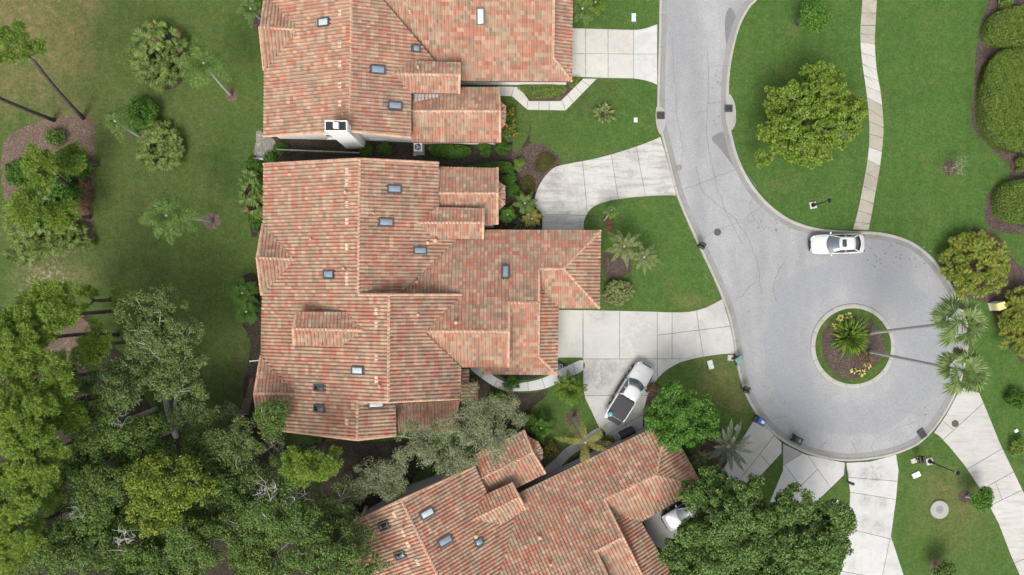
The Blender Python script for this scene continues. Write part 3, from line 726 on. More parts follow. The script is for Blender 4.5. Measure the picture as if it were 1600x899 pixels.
# ------------------------------------------------------------------ houses
SL = 0.33
class Plane:
    def __init__(s, px, z, up, slope=SL):
        d = Vector((up[0], -up[1])); d.normalize()
        s.d = d; s.s = slope; s.O = P(px[0], px[1], z)
    def z(s, x, y): return s.O.z + s.s * ((x - s.O.x) * s.d.x + (y - s.O.y) * s.d.y)
    def at(s, u, v):
        a, b = (u - 800.0) / F, (449.5 - v) / F
        t = (H - s.O.z + s.s * (s.O.x * s.d.x + s.O.y * s.d.y)) / (1 + s.s * (a * s.d.x + b * s.d.y))
        return Vector((t * a, t * b, H - t))
    def zpx(s, u, v): return s.at(u, v).z
TW, TL = 0.305, 0.345
PF = ((0.0, 0.0), (0.32, 0.0), (0.42, 0.088), (0.66, 0.130), (0.90, 0.088), (1.0, 0.0))
def clip_rect(poly, a0, a1, k0, k1):
    for ax, lim, sg in ((0, a0, 1), (0, a1, -1), (1, k0, 1), (1, k1, -1)):
        out = []
        for i in range(len(poly)):
            p, q = poly[i - 1], poly[i]
            dp, dq = (p[ax] - lim) * sg, (q[ax] - lim) * sg
            if dq >= 0:
                if dp < 0:
                    t = dp / (dp - dq); out.append((p[0] + t * (q[0] - p[0]), p[1] + t * (q[1] - p[1])))
                out.append(q)
            elif dp >= 0:
                t = dp / (dp - dq); out.append((p[0] + t * (q[0] - p[0]), p[1] + t * (q[1] - p[1])))
        poly = out
        if len(poly) < 3: return []
    return poly
class Roof:
    def __init__(s, seed):
        s.V = []; s.F = []; s.tone = []; s.shade = []; s.grime = []
        s.r = random.Random(seed); s.planes = []; s.caps = MB()
    def add(s, pl, px, grime=0.15, tiles=True):
        poly = [pl.at(u, v) for u, v in px]
        if area2([(p.x, p.y) for p in poly]) < 0: poly.reverse()
        s.planes.append((pl, poly))
        if not tiles: return
        d, A = pl.d, Vector((-pl.d.y, pl.d.x))
        loc = [(p.x * A.x + p.y * A.y, p.x * d.x + p.y * d.y) for p in poly]
        TH = TL / math.sqrt(1 + pl.s ** 2)
        amin, amax = min(p[0] for p in loc), max(p[0] for p in loc)
        kmin, kmax = min(p[1] for p in loc), max(p[1] for p in loc)
        na, nk = int((amax - amin) / TW) + 2, int((kmax - kmin) / TH) + 2
        prev = 0.5
        def pos(a, k, h):
            x, y = a * A.x + k * d.x, a * A.y + k * d.y
            return (x, y, pl.z(x, y) + h + 0.02)
        for j in range(nk):
            k0 = kmin - 0.03 + j * TH; k1 = k0 + TH
            prev = s.r.random()
            for i in range(na):
                a0 = amin + i * TW; a1 = a0 + TW
                tone = prev if s.r.random() < 0.22 else s.r.random(); prev = tone
                ins = [inside(c, loc) for c in ((a0, k0), (a1, k0), (a1, k1), (a0, k1))]
                full = all(ins)
                if not any(ins):
                    if not clip_rect(loc, a0, a1, k0, k1): continue
                dz = s.r.uniform(-0.006, 0.008); sh = s.r.random()
                def hh(a, k):
                    f = (a - a0) / TW
                    h = 0.0
                    for (f0, h0), (f1, h1) in zip(PF, PF[1:]):
                        if f0 - 1e-6 <= f <= f1 + 1e-6: h = h0 + (h1 - h0) * (f - f0) / (f1 - f0); break
                    return h + 0.042 * (k1 - k) / TH + dz
                n0 = len(s.F)
                for (f0, h0), (f1, h1) in zip(PF, PF[1:]):
                    fa, fb = a0 + f0 * TW, a0 + f1 * TW
                    cell = ((fa, k0), (fb, k0), (fb, k1), (fa, k1)) if full else clip_rect(loc, fa, fb, k0, k1)
                    if len(cell) < 3: continue
                    b = len(s.V)
                    s.V += [pos(a, k, hh(a, k)) for a, k in cell]
                    s.F.append(tuple(range(b, b + len(cell))))
                    if full or (inside(((fa + fb) / 2, k0 + 0.03), loc)):
                        b = len(s.V)
                        s.V += [pos(fa, k0, -0.02), pos(fb, k0, -0.02), pos(fb, k0, hh(fb, k0)), pos(fa, k0, hh(fa, k0))]
                        s.F.append((b, b + 1, b + 2, b + 3))
                m = len(s.F) - n0
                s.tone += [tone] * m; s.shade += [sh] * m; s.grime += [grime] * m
    def cap(s, a, b, r=0.12, lift=0.05):
        a, b = Vector(a), Vector(b); a.z += lift; b.z += lift
        L = (b - a).length; n = max(1, int(L / 0.37)); t = (b - a) / n
        dirv = t.normalized(); sd = dirv.cross(Vector((0, 0, 1))).normalized(); up = sd.cross(dirv)
        for i in range(n):
            p, q = a + t * (i - 0.06), a + t * (i + 1)
            q2 = s.r.uniform(0, 0.012)
            vs = []
            for c, rr, lf in ((p, r * 1.12, 0.03), (q, r, 0.0)):
                for k in range(6):
                    th = math.pi * k / 5
                    vs.append(c + sd * rr * math.cos(th) + up * (rr * 0.75 * math.sin(th) + lf + q2 - 0.03))
            s.caps.add(vs, [(k, k + 1, k + 7, k + 6) for k in range(5)] + [(0, 5, 4, 3, 2, 1)])
    def build(s, root, wall_mat, overhang=0.42, fascia=None):
        me = bpy.data.meshes.new('roof_tiles')
        me.from_pydata(s.V, [], s.F)
        for n, A in (('tone', s.tone), ('shade', s.shade), ('grime', s.grime)):
            at = me.attributes.new(n, 'FLOAT', 'FACE'); at.data.foreach_set('value', np.array(A, np.float32))
        me.update()
        deck = MB(); walls = MB()
        for pl, poly in s.planes:
            n = len(poly)
            b = len(deck.V)
            deck.V += [(p.x, p.y, p.z - 0.2) for p in poly] + [(p.x, p.y, p.z + 0.012) for p in poly]
            deck.F.append(tuple(b + i for i in reversed(range(n)))); deck.F.append(tuple(b + n + i for i in range(n)))
            for i in range(n):
                j = (i + 1) % n; deck.F.append((b + i, b + j, b + n + j, b + n + i))
            ds = []
            for i in range(n):
                p, q = poly[i], poly[(i + 1) % n]; m = (p + q) / 2; t = (q - p).to_2d()
                if t.length < 1e-6: ds.append(0.0); continue
                t.normalize(); o = Vector((m.x + t.y * 0.2, m.y - t.x * 0.2))
                cov = False
                for pl2, po2 in s.planes:
                    if po2 is not poly and inside(o, po2) and pl2.z(o.x, o.y) > m.z - 0.35: cov = True; break
                ds.append(-0.01 if cov else overhang)
            W = offset_poly([(p.x, p.y) for p in poly], ds)
            if area2(W) > 0.5:
                walls.prism([tuple(w) for w in W], 0.0, [pl.z(w[0], w[1]) - 0.19 for w in W])
        roof = deck.build('roof', fascia or M['fascia'], root)
        link('roof_tiles', me, M['tile'], roof)['kind'] = 'stuff'
        tag(s.caps.build('ridge_tiles', M['cap'], roof), kind='stuff')
        walls.build('wall', wall_mat, root)
        s.roof = roof
    def skylight(s, root, pl, u, v, wpx, hpx, pane, kerb_=0.16):
        """w across the slope, h up the slope, in photo pixels"""
        c = pl.at(u, v); k = (H - c.z) / F
        w, h = wpx * k, hpx * k
        ez = Vector((-pl.s * pl.d.x, -pl.s * pl.d.y, 1)).normalized()
        ey = Vector((pl.d.x, pl.d.y, pl.s)).normalized(); ex = ey.cross(ez)
        def q(x, y, z): return c + ex * x + ey * y + ez * z
        fr = MB(); t = 0.11; z0, z1 = 0.0, 0.10 + kerb_
        for (cx, cy, sx, sy) in ((0, h / 2, w + t, t), (0, -h / 2, w + t, t), (w / 2, 0, t, h - t), (-w / 2, 0, t, h - t)):
            vs = [q(cx + i * sx / 2, cy + j * sy / 2, z) for z in (z0, z1) for i, j in ((-1, -1), (1, -1), (1, 1), (-1, 1))]
            fr.add(vs, [(0, 3, 2, 1), (4, 5, 6, 7), (0, 1, 5, 4), (1, 2, 6, 5), (2, 3, 7, 6), (3, 0, 4, 7)])
        for sx in (-0.3, 0.3):
            vs = [q(sx * w + i * 0.05, h / 2 + 0.09 + j * 0.06, z) for z in (z0, z1 - 0.05) for i, j in ((-1, -1), (1, -1), (1, 1), (-1, 1))]
            fr.add(vs, [(0, 3, 2, 1), (4, 5, 6, 7), (0, 1, 5, 4), (1, 2, 6, 5), (2, 3, 7, 6), (3, 0, 4, 7)])
        f = fr.build('skylight', M['frame_dark'], root)
        pn = MB(); a, b = w / 2 - t / 2, h / 2 - t / 2
        n = 5; V = []; Fc = []
        for i in range(n):
            for j in range(n):
                x, y = -a + 2 * a * i / (n - 1), -b + 2 * b * j / (n - 1)
                dome = 0.07 * (1 - (x / a) ** 2) * (1 - (y / b) ** 2)
                V.append(q(x, y, z1 - 0.04 + dome))
        for i in range(n - 1):
            for j in range(n - 1): Fc.append((i * n + j, (i + 1) * n + j, (i + 1) * n + j + 1, i * n + j + 1))
        mesh_py('pane', V, Fc, pane, f, True)
    def vent(s, root, pl, u, v, r=0.09, h=0.4, mat=None):
        c = pl.at(u, v)
        MB().lathe([(r * 1.7, -0.05), (r * 1.6, 0.1), (r, 0.14), (r, h), (r * 1.35, h), (r * 1.2, h + 0.08), (r * 0.4, h + 0.12)], 10, c).build('vent_pipe', mat or M['cap'], root)
    def ventile(s, root, pl, u, v):
        c = pl.at(u, v)
        ez = Vector((-pl.s * pl.d.x, -pl.s * pl.d.y, 1)).normalized(); ey = Vector((pl.d.x, pl.d.y, pl.s)).normalized(); ex = ey.cross(ez)
        m = MB()
        for o in (-0.16, 0.16):
            vs = [c + ex * (o + i * 0.13) + ey * (j * (0.17 if z < 0.1 else 0.15)) + ez * z for z in (0.02, 0.14) for i, j in ((-1, -1), (1, -1), (1, 1), (-1, 1))]
            m.add(vs, [(0, 3, 2, 1), (4, 5, 6, 7), (0, 1, 5, 4), (1, 2, 6, 5), (2, 3, 7, 6), (3, 0, 4, 7)])
        m.build('vent_tile', VT, root)
VT = plain('pale_vent_tile', (0.56, 0.40, 0.30), 0.8, var=0.15, scale=3)
def window(root, a, b, z0, z1, out, mat=None):
    """window in a wall between plan points a and b, out = outward normal"""
    a, b, n = Vector(a), Vector(b), Vector(out)
    t = (b - a).normalized(); w = (b - a).length; c = (a + b) / 2
    fr = MB(); ang = math.atan2(t.y, t.x)
    for cx, cz, sx, sz in ((0, z0, w + 0.1, 0.08), (0, z1, w + 0.1, 0.08), (-w / 2, (z0 + z1) / 2, 0.08, z1 - z0 - 0.08), (w / 2, (z0 + z1) / 2, 0.08, z1 - z0 - 0.08), (0, (z0 + z1) / 2, 0.05, z1 - z0 - 0.08)):
        p = c + t * cx + n * 0.03
        fr.box((p.x, p.y, cz), (sx, 0.09, sz), ang)
    f = fr.build('window', M['white_plastic'], root)
    p = c + n * 0.012
    MB().box((p.x, p.y, (z0 + z1) / 2), (w - 0.06, 0.03, z1 - z0 - 0.06), ang).build('pane', M['win_glass'], f)
    p = c + n * 0.1
    MB().box((p.x, p.y, z0 - 0.09), (w + 0.25, 0.2, 0.09), ang).build('sill', M['stucco'], f)

def bay(rf, c, zc, pts, zo):
    """small segmental bay roof: fan from c (height zc) to outline points (height zo)"""
    for a, b in zip(pts, pts[1:]):
        m = ((a[0] + b[0]) / 2, (a[1] + b[1]) / 2)
        C, A_, B_ = P(c[0], c[1], zc), P(a[0], a[1], zo), P(b[0], b[1], zo)
        e = (B_ - A_).to_2d(); nrm = Vector((-e.y, e.x)).normalized()
        dist = (C - A_).to_2d().dot(nrm)
        if dist < 0: nrm = -nrm; dist = -dist
        pl = Plane(a, zo, (nrm.x, -nrm.y), (zc - zo) / max(dist, 0.2))
        rf.add(pl, [c, a, b], 0.2)
        rf.cap(C, A_, 0.07)
    rf.cap(P(c[0], c[1], zc), P(pts[-1][0], pts[-1][1], zo), 0.07)

# ---- the villa with the white chimney
h1 = empty('villa', P(650, 100)); h1.location = (0, 0, 0)
tag(h1, 'terracotta tiled villa with a white wall and tall white chimney above the side alley', 'house', 'tile roofed villas')
r1 = Roof(1)
W = Plane((412, 150), 3.0, (1, 0)); zr = W.zpx(550, 100)
E = Plane((550, 100), zr, (-1, 0))
S = Plane((800, 128), 2.5, (0, -1)); zw = S.zpx(700, -45)
N = Plane((700, -45), zw, (0, 1))
K = Plane((894, 60), 2.5, (-1, 0))
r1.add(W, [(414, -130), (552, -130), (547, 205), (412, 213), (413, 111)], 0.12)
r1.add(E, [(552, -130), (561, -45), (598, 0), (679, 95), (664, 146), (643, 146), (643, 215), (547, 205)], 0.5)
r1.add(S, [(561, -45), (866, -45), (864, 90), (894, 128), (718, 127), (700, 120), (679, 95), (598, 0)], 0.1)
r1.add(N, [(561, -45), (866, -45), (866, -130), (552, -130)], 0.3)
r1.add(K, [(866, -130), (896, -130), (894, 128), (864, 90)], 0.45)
zg = W.zpx(470, 47)
r1.add(Plane((440, 45), zg, (0, 1)), [(406, 43), (470, 47), (414, -22)], 0.4)
r1.add(Plane((440, 45), zg, (0, -1)), [(406, 43), (413, 111), (470, 47)], 0.35)
zc = E.zpx(613, 116)
CGN = Plane((660, 117), zc, (0, 1)); CGS = Plane((660, 117), zc, (0, -1))
r1.add(CGN, [(613, 116), (718, 117.5), (718, 98), (645, 96)], 0.35)
r1.add(CGS, [(613, 116), (644, 145.5), (717, 147), (718, 117.5)], 0.1)
SS = Plane((710, 223), 2.8, (0, -1)); zs = SS.zpx(710, 174)
SN = Plane((710, 174), zs, (0, 1))
r1.add(SS, [(644, 174), (781, 174), (781, 223), (644, 223)], 0.1)
r1.add(SN, [(644, 150), (718, 137), (779, 137), (781, 174), (644, 174)], 0.4)
bay(r1, (780, 182), 3.15, [(780, 158), (790, 166), (791, 180), (789, 196), (780, 205)], 2.55)
for a, b in ((W.at(551, -130), W.at(547, 205)), (S.at(561, -45), S.at(866, -45)), (S.at(866, -45), S.at(864, 90)), (S.at(864, 90), S.at(894, 128)), (CGN.at(613, 116), CGN.at(718, 117.5)),
             (SS.at(644, 174), SS.at(781, 174)), (P(406, 43, zg), P(470, 47, zg)), (W.at(412, 213), W.at(547, 205)), (E.at(547, 205), E.at(643, 215)), (SS.at(781, 174), SS.at(781, 223)), (SN.at(781, 174), SN.at(779, 137)),
             (CGN.at(718, 117), CGN.at(718, 98)), (CGS.at(718, 117), CGS.at(717, 147)), (P(406, 43, zg), P(413, 111, 3.05))):
    r1.cap(a, b)
r1.build(h1, M['stucco'])
mb = MB(); q = [SN.at(u, v) for u, v in ((646, 144), (690, 146), (686, 152), (647, 160))]
mb.add([(p.x, p.y, p.z + z) for z in (0.0, 0.14) for p in q], [(4, 5, 6, 7), (0, 1, 5, 4), (1, 2, 6, 5), (2, 3, 7, 6), (3, 0, 4, 7)])
mb.build('flashing', M['metal'], h1)
for pl, u, v, w, h_, g in ((W, 507, 36, 12, 18, 'sky_glass_pale'), (E, 650, 77, 10, 11, 'sky_glass'), (E, 590, 110, 12, 21, 'sky_glass'), (E, 617, 166, 11, 20, 'sky_glass'), (S, 751, 26, 11, 23, 'sky_glass_pale')):
    r1.skylight(h1, pl, u, v, w, h_, M[g])
for pl, u, v in ((W, 537, 181), (CGN, 654, 107), (S, 641, 20)): r1.vent(h1, pl, u, v)
for v in (20, 70, 100, 133, 162): r1.ventile(h1, W, 532, v)
# chimney against the south wall
cx, cy = -14.3, 13.12
ch = MB(); ch.box((cx, cy, 3.6), (1.75, 0.75, 7.2)); ch.box((cx, cy, 7.25), (1.9, 0.9, 0.14))
chim = ch.build('chimney', M['stucco'], h1, bevel=0.02)
pt = MB()
pt.box((cx + 0.05, cy, 7.55), (0.42, 0.46, 0.44)); pt.box((cx, cy - 0.4, 7.42), (1.8, 0.07, 0.22)); pt.box((cx, cy + 0.4, 7.42), (1.8, 0.07, 0.22)); pt.box((cx + 0.87, cy, 7.42), (0.07, 0.73, 0.22))
pt.build('chimney_pot', M['white_plastic'], chim)
MB().box((cx - 0.02, cy, 7.35), (1.66, 0.68, 0.08)).build('chimney_cap', M['black'], chim)  # black plate paints in the shade of the hollow chimney top
yw = 13.60
window(h1, (-16.6, yw), (-15.5, yw), 1.0, 2.3, (0, -1)); window(h1, (-12.7, yw), (-11.6, yw), 1.0, 2.3, (0, -1))

# ---- the duplex in the middle
h2 = empty('duplex_villa')
tag(h2, 'long terracotta tiled duplex with a ribbed dormer and two rows of skylights', 'house', 'tile roofed villas')
r2 = Roof(2)
W = Plane((410, 350), 3.0, (1, 0))
EU = Plane((561, 350), W.zpx(561, 350), (-1, 0))
EL = Plane((608, 540), W.zpx(608, 540), (-1, 0))
ES = Plane((559, 650), W.zpx(559, 650), (-1, 0))
N = Plane((830, 360), 3.0, (0, 1))
EH = Plane((938, 420), 3.0, (-1, 0))
SSm = Plane((900, 482), 2.95, (0, -1))
SW_ = Plane((840, 587), 3.0, (0, -1))
EK = Plane((873, 520), 3.0, (-1, 0))
SH = Plane((730, 518), N.zpx(730, 518), (0, -1))
PT = Plane((660, 674), 2.65, (0, -1), 0.25)
PR = Plane((748, 600), 2.7, (-1, 0), 0.3)
NN = Plane((730, 261), 3.0, (0, 1)); NS = Plane((730, 302), NN.zpx(730, 302), (0, -1))
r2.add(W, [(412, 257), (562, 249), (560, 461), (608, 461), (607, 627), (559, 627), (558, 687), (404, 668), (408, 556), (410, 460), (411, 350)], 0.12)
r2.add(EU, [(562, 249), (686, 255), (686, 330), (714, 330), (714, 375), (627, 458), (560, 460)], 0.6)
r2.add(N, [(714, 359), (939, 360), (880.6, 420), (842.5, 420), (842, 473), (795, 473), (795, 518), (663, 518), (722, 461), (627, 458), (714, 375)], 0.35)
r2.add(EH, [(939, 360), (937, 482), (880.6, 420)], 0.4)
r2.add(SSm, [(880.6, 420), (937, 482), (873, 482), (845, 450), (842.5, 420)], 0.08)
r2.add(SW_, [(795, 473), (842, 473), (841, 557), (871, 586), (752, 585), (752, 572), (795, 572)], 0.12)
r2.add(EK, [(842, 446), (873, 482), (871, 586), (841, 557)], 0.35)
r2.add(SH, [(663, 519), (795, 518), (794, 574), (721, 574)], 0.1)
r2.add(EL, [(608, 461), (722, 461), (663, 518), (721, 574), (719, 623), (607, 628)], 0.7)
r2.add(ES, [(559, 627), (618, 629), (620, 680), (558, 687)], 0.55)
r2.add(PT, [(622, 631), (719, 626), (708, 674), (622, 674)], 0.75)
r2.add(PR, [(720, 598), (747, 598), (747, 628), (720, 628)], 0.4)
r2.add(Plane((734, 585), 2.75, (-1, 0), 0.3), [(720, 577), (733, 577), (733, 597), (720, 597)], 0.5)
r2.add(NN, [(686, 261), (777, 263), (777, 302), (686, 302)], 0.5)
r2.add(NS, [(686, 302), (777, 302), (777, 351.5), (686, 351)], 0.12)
zcg = EU.zpx(652, 348)
GN = Plane((700, 348), zcg, (0, 1)); GS = Plane((700, 348), zcg, (0, -1))
r2.add(GN, [(652, 348), (755, 348), (755, 326), (681, 324)], 0.45)
r2.add(GS, [(652, 348), (677, 373), (754, 374), (755, 348)], 0.1)
caps2 = []
for tip, ap, c0, c1 in (((402, 403), (463, 406), (411, 350), (409, 462)), ((398, 615), (463, 616), (408, 556), (404, 664))):
    zg = W.zpx(*ap)
    r2.add(Plane(ap, zg, (0, 1)), [tip, ap, c0], 0.5); r2.add(Plane(ap, zg, (0, -1)), [tip, c1, ap], 0.4)
    caps2 += [(P(*tip, zg), P(*ap, zg)), (P(*tip, zg), P(*c0, 3.05)), (P(*tip, zg), P(*c1, 3.05))]
zd = W.zpx(568, 516)
DN = Plane((500, 515), zd, (0, 1)); DS = Plane((500, 515), zd, (0, -1))
r2.add(DN, [(458, 514), (568, 516.5), (541, 487.5), (465, 487.5)], 0.55)
r2.add(DS, [(458, 514), (460, 540), (536, 540), (568, 516.5)], 0.15)
bay(r2, (777, 305), 3.0, [(777, 282), (789, 291), (790, 305), (789, 320), (777, 331)], 2.5)
for a, b in caps2 + [(W.at(562, 249), W.at(560, 461)), (W.at(608, 461), W.at(607, 628)), (W.at(559, 627), W.at(558, 687)), (N.at(842.5, 420), N.at(880.6, 420)), (EH.at(880.6, 420), EH.at(939, 360)), (EH.at(880.6, 420), EH.at(937, 482)),
             (N.at(795, 473), N.at(842, 473)), (N.at(842, 422), N.at(842, 473)), (SW_.at(842, 473), SW_.at(841, 557)), (EK.at(841, 557), EK.at(871, 586)), (N.at(663, 518), N.at(795, 518)), (SH.at(795, 518), SH.at(794, 574)), (N.at(795, 473), N.at(795, 518)),
             (NN.at(686, 302), NN.at(777, 302)), (NN.at(777, 263), NN.at(777, 302)), (NS.at(777, 302), NS.at(777, 351)), (GN.at(652, 348), GN.at(755, 348)), (GN.at(755, 348), GN.at(755, 326)), (GS.at(755, 348), GS.at(754, 374)),
             (DN.at(458, 514), DN.at(568, 516.5)), (DN.at(458, 514), DN.at(465, 487.5)), (DS.at(458, 514), DS.at(460, 540)), (W.at(412, 257), W.at(562, 249)), (EU.at(562, 249), EU.at(686, 255)), (W.at(404, 668), W.at(558, 687)), (ES.at(558, 687), ES.at(620, 680)), (EL.at(607, 628), EL.at(719, 623)), (EL.at(608, 461), EL.at(722, 461)), (W.at(561, 461), W.at(608, 461)), (W.at(559, 628), W.at(607, 628))]:
    r2.cap(a, b)
r2.build(h2, M['stucco'])
for pl, u, v, w, h_, g in ((EU, 616, 296, 11, 20, 'sky_glass'), (EU, 603, 348, 11, 21, 'sky_glass'), (EU, 656, 392, 10, 19, 'sky_glass'), (W, 515, 429, 11, 17, 'sky_glass'), (N, 790, 426, 10, 20, 'sky_glass'),
                           (W, 560, 579, 11, 19, 'sky_glass_pale'), (W, 500, 606, 9, 17, 'sky_glass_dark'), (W, 500, 638, 10, 17, 'sky_glass_dark'), (ES, 587, 632, 9, 22, 'sky_glass_pale')):
    r2.skylight(h2, pl, u, v, w, h_, M[g])
for pl, u, v, s_ in ((W, 541, 301, 1), (EU, 669, 380, 1.2), (EU, 681, 377, 1.7), (N, 652, 441, 1), (EL, 654, 492, 1), (N, 713, 504, 1.4), (W, 594, 603, 1.2), (W, 538, 420, 1), (W, 487, 374, 0.8), (EU, 585, 334, 0.7)):
    r2.vent(h2, pl, u, v, 0.09 * s_)
for v in (268, 286, 320, 346, 386, 430, 441): r2.ventile(h2, W, 543, v)
for v in (487, 508, 560, 593): r2.ventile(h2, W, 589, v)
r2.ventile(h2, W, 543, 659)

# ---- the villa turned against the others
h3 = empty('villa')
tag(h3, 'terracotta tiled villa standing askew to its neighbours, with two black skylights', 'house', 'tile roofed villas')
r3f = Roof(3)
e1, e2 = (0.899, -0.438), (0.438, 0.899); m1, m2 = (-e1[0], -e1[1]), (-e2[0], -e2[1])
W = Plane((492, 846), 3.0, e1)
E = Plane((650, 828), W.zpx(650, 828), m1)
N = Plane((1007, 674), 3.0, e2)
EH = Plane((1098, 760), 3.0, m1)
SR = Plane((985, 762), N.zpx(985, 762), m2)
EK = Plane((1002, 815), 3.0, m1)
SL_ = Plane((950, 850), N.zpx(950, 850), m2)
SHh = Plane((880, 937), N.zpx(880, 937), m2)
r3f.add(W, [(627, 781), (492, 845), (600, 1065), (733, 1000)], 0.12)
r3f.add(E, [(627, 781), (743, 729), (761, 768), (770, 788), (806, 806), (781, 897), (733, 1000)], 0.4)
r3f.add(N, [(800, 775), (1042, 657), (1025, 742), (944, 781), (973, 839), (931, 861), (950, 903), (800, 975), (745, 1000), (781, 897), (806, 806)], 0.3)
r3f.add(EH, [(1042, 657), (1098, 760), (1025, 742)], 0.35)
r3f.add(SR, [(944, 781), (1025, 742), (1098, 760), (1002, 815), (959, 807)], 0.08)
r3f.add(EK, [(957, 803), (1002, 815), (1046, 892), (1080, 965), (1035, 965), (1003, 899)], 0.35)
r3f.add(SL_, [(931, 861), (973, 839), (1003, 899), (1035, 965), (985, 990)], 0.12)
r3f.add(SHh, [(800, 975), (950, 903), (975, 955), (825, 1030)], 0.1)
QN = Plane((779, 692), 3.0, e2); QS = Plane((792, 727), QN.zpx(792, 727), m2)
r3f.add(QN, [(739, 711), (818, 672), (832, 707), (752, 747)], 0.35)
r3f.add(QS, [(752, 747), (832, 707), (852, 740), (768, 782)], 0.1)
zc3 = E.zpx(739, 812)
GN = Plane((775, 795), zc3, e2); GS = Plane((775, 795), zc3, m2)
r3f.add(GN, [(739, 812), (811, 777), (799, 754), (757, 773)], 0.35)
r3f.add(GS, [(739, 812), (782, 819), (821, 796), (811, 777)], 0.1)
bay(r3f, (834, 706), 3.0, [(825, 682), (841, 690), (848, 703), (848, 716), (842, 724)], 2.5)
for a, b in [(W.at(627, 781), W.at(733, 1000)), (N.at(944, 781), N.at(1025, 742)), (EH.at(1025, 742), EH.at(1042, 657)), (EH.at(1025, 742), EH.at(1098, 760)), (SR.at(944, 781), SR.at(959, 807)), (N.at(944, 781), N.at(973, 839)), (SL_.at(973, 839), SL_.at(1003, 899)),
             (N.at(931, 861), N.at(973, 839)), (N.at(931, 861), N.at(950, 903)), (EK.at(1003, 899), EK.at(1035, 965)), (N.at(800, 975), N.at(950, 903)), (QN.at(752, 747), QN.at(832, 707)), (QN.at(832, 707), QN.at(818, 672)), (QS.at(832, 707), QS.at(852, 740)),
             (GN.at(739, 812), GN.at(811, 777)), (GN.at(811, 777), GN.at(799, 754)), (GS.at(811, 777), GS.at(821, 796)), (W.at(627, 781), W.at(492, 845)), (E.at(627, 781), E.at(743, 729))]:
    r3f.cap(a, b)
r3f.build(h3, M['stucco_grey'], 0.38)
for pl, u, v, w, h_, g in ((W, 601, 821, 12, 17, 'sky_glass_dark'), (W, 626, 867, 11, 17, 'sky_glass_dark'), (E, 667, 802, 11, 20, 'sky_glass_pale'), (E, 695, 845, 11, 21, 'sky_glass'), (E, 748, 847, 10, 11, 'sky_glass')):
    r3f.skylight(h3, pl, u, v, w, h_, M[g])
for pl, u, v, s_ in ((N, 843, 838, 1.5), (E, 744, 836, 1.5), (N, 860, 880, 1.0), (W, 630, 823, 1.0)): r3f.vent(h3, pl, u, v, 0.09 * s_)
for u, v in ((619, 804), (633, 833), (640, 850), (655, 878)): r3f.ventile(h3, W, u - 2, v)
# ------------------------------------------------------------------ street furniture
def lamp_post(u, v, hgt, label, rz):
    b = P(u, v); r = tag(empty('street_lamp', b), label, 'street lamp', 'black street lamps on concrete pads')
    MB().box((0, 0, 0.04), (0.62, 0.62, 0.1), rz).build('concrete_pad', M['conc_mid'], r, bevel=0.015)
    MB().lathe([(0.2, 0.08), (0.19, 0.2), (0.12, 0.3), (0.1, 0.7), (0.07, 0.8)], 14).build('base', M['black'], r, True)
    MB().tube([(0, 0, 0.3), (0, 0, hgt - 0.45)], [0.06, 0.042], 10).build('pole', M['black'], r, True)
    MB().lathe([(0.05, hgt - 0.5), (0.12, hgt - 0.46), (0.1, hgt - 0.42)], 12).build('collar', M['black'], r)
    MB().lathe([(0.11, hgt - 0.42), (0.17, hgt - 0.1), (0.16, hgt - 0.05)], 12).build('lantern', M['lamp_clear'], r, True)
    MB().lathe([(0.2, hgt - 0.06), (0.19, hgt - 0.02), (0.08, hgt + 0.12), (0.02, hgt + 0.2)], 12).build('lamp_cap', M['black'], r, True)
lamp_post(1270, 321, 3.4, 'black street lamp on the lawn between the road bend and the sidewalk', 0.2)
lamp_post(1452, 721, 4.2, 'black street lamp beside the round concrete cover lawn', 0.3)

def mailbox(u, v, rz, n, label):
    b = P(u, v); r = tag(empty('mailbox', b, rz), label, 'mailbox', 'black kerbside mailboxes')
    MB().box((0, 0, 0.55), (0.1, 0.1, 1.1)).build('post', M['black'], r)
    MB().box((0.12, 0, 0.98), (0.62, 0.07 + 0.3 * (n - 1), 0.05)).build('arm', M['black'], r)
    for k in range(n):
        y = (k - (n - 1) / 2) * 0.34
        m = MB(); prof = []
        for x in (-0.12, 0.42):
            for a in range(9):
                t = math.pi * a / 8; prof.append((x, y + 0.125 * math.cos(t), 1.13 + 0.125 * math.sin(t)))
            prof += [(x, y - 0.125, 1.0), (x, y + 0.125, 1.0)]
        m.add(prof, [tuple(range(11)), tuple(reversed(range(11, 22)))] + [(i, (i + 1) % 11, 11 + (i + 1) % 11, 11 + i) for i in range(11)])
        bx = m.build('box', M['black'], r)
        MB().box((0.1, y + 0.14, 1.22), (0.05, 0.012, 0.2)).build('flag', M['lamp_red'], bx)
mailbox(1090, 384, R(-25), 2, 'pair of black mailboxes on one post beside the corner lawn with the dusty palms')
mailbox(1158, 606, R(-18), 2, 'pair of black mailboxes on one post by the patchy brown verge')
mailbox(1430, 716, R(100), 2, 'pair of black mailboxes next to the street lamp with small stone pads')
mailbox(1323, 751, R(160), 1, 'single black mailbox at the edge of the stained white driveway')

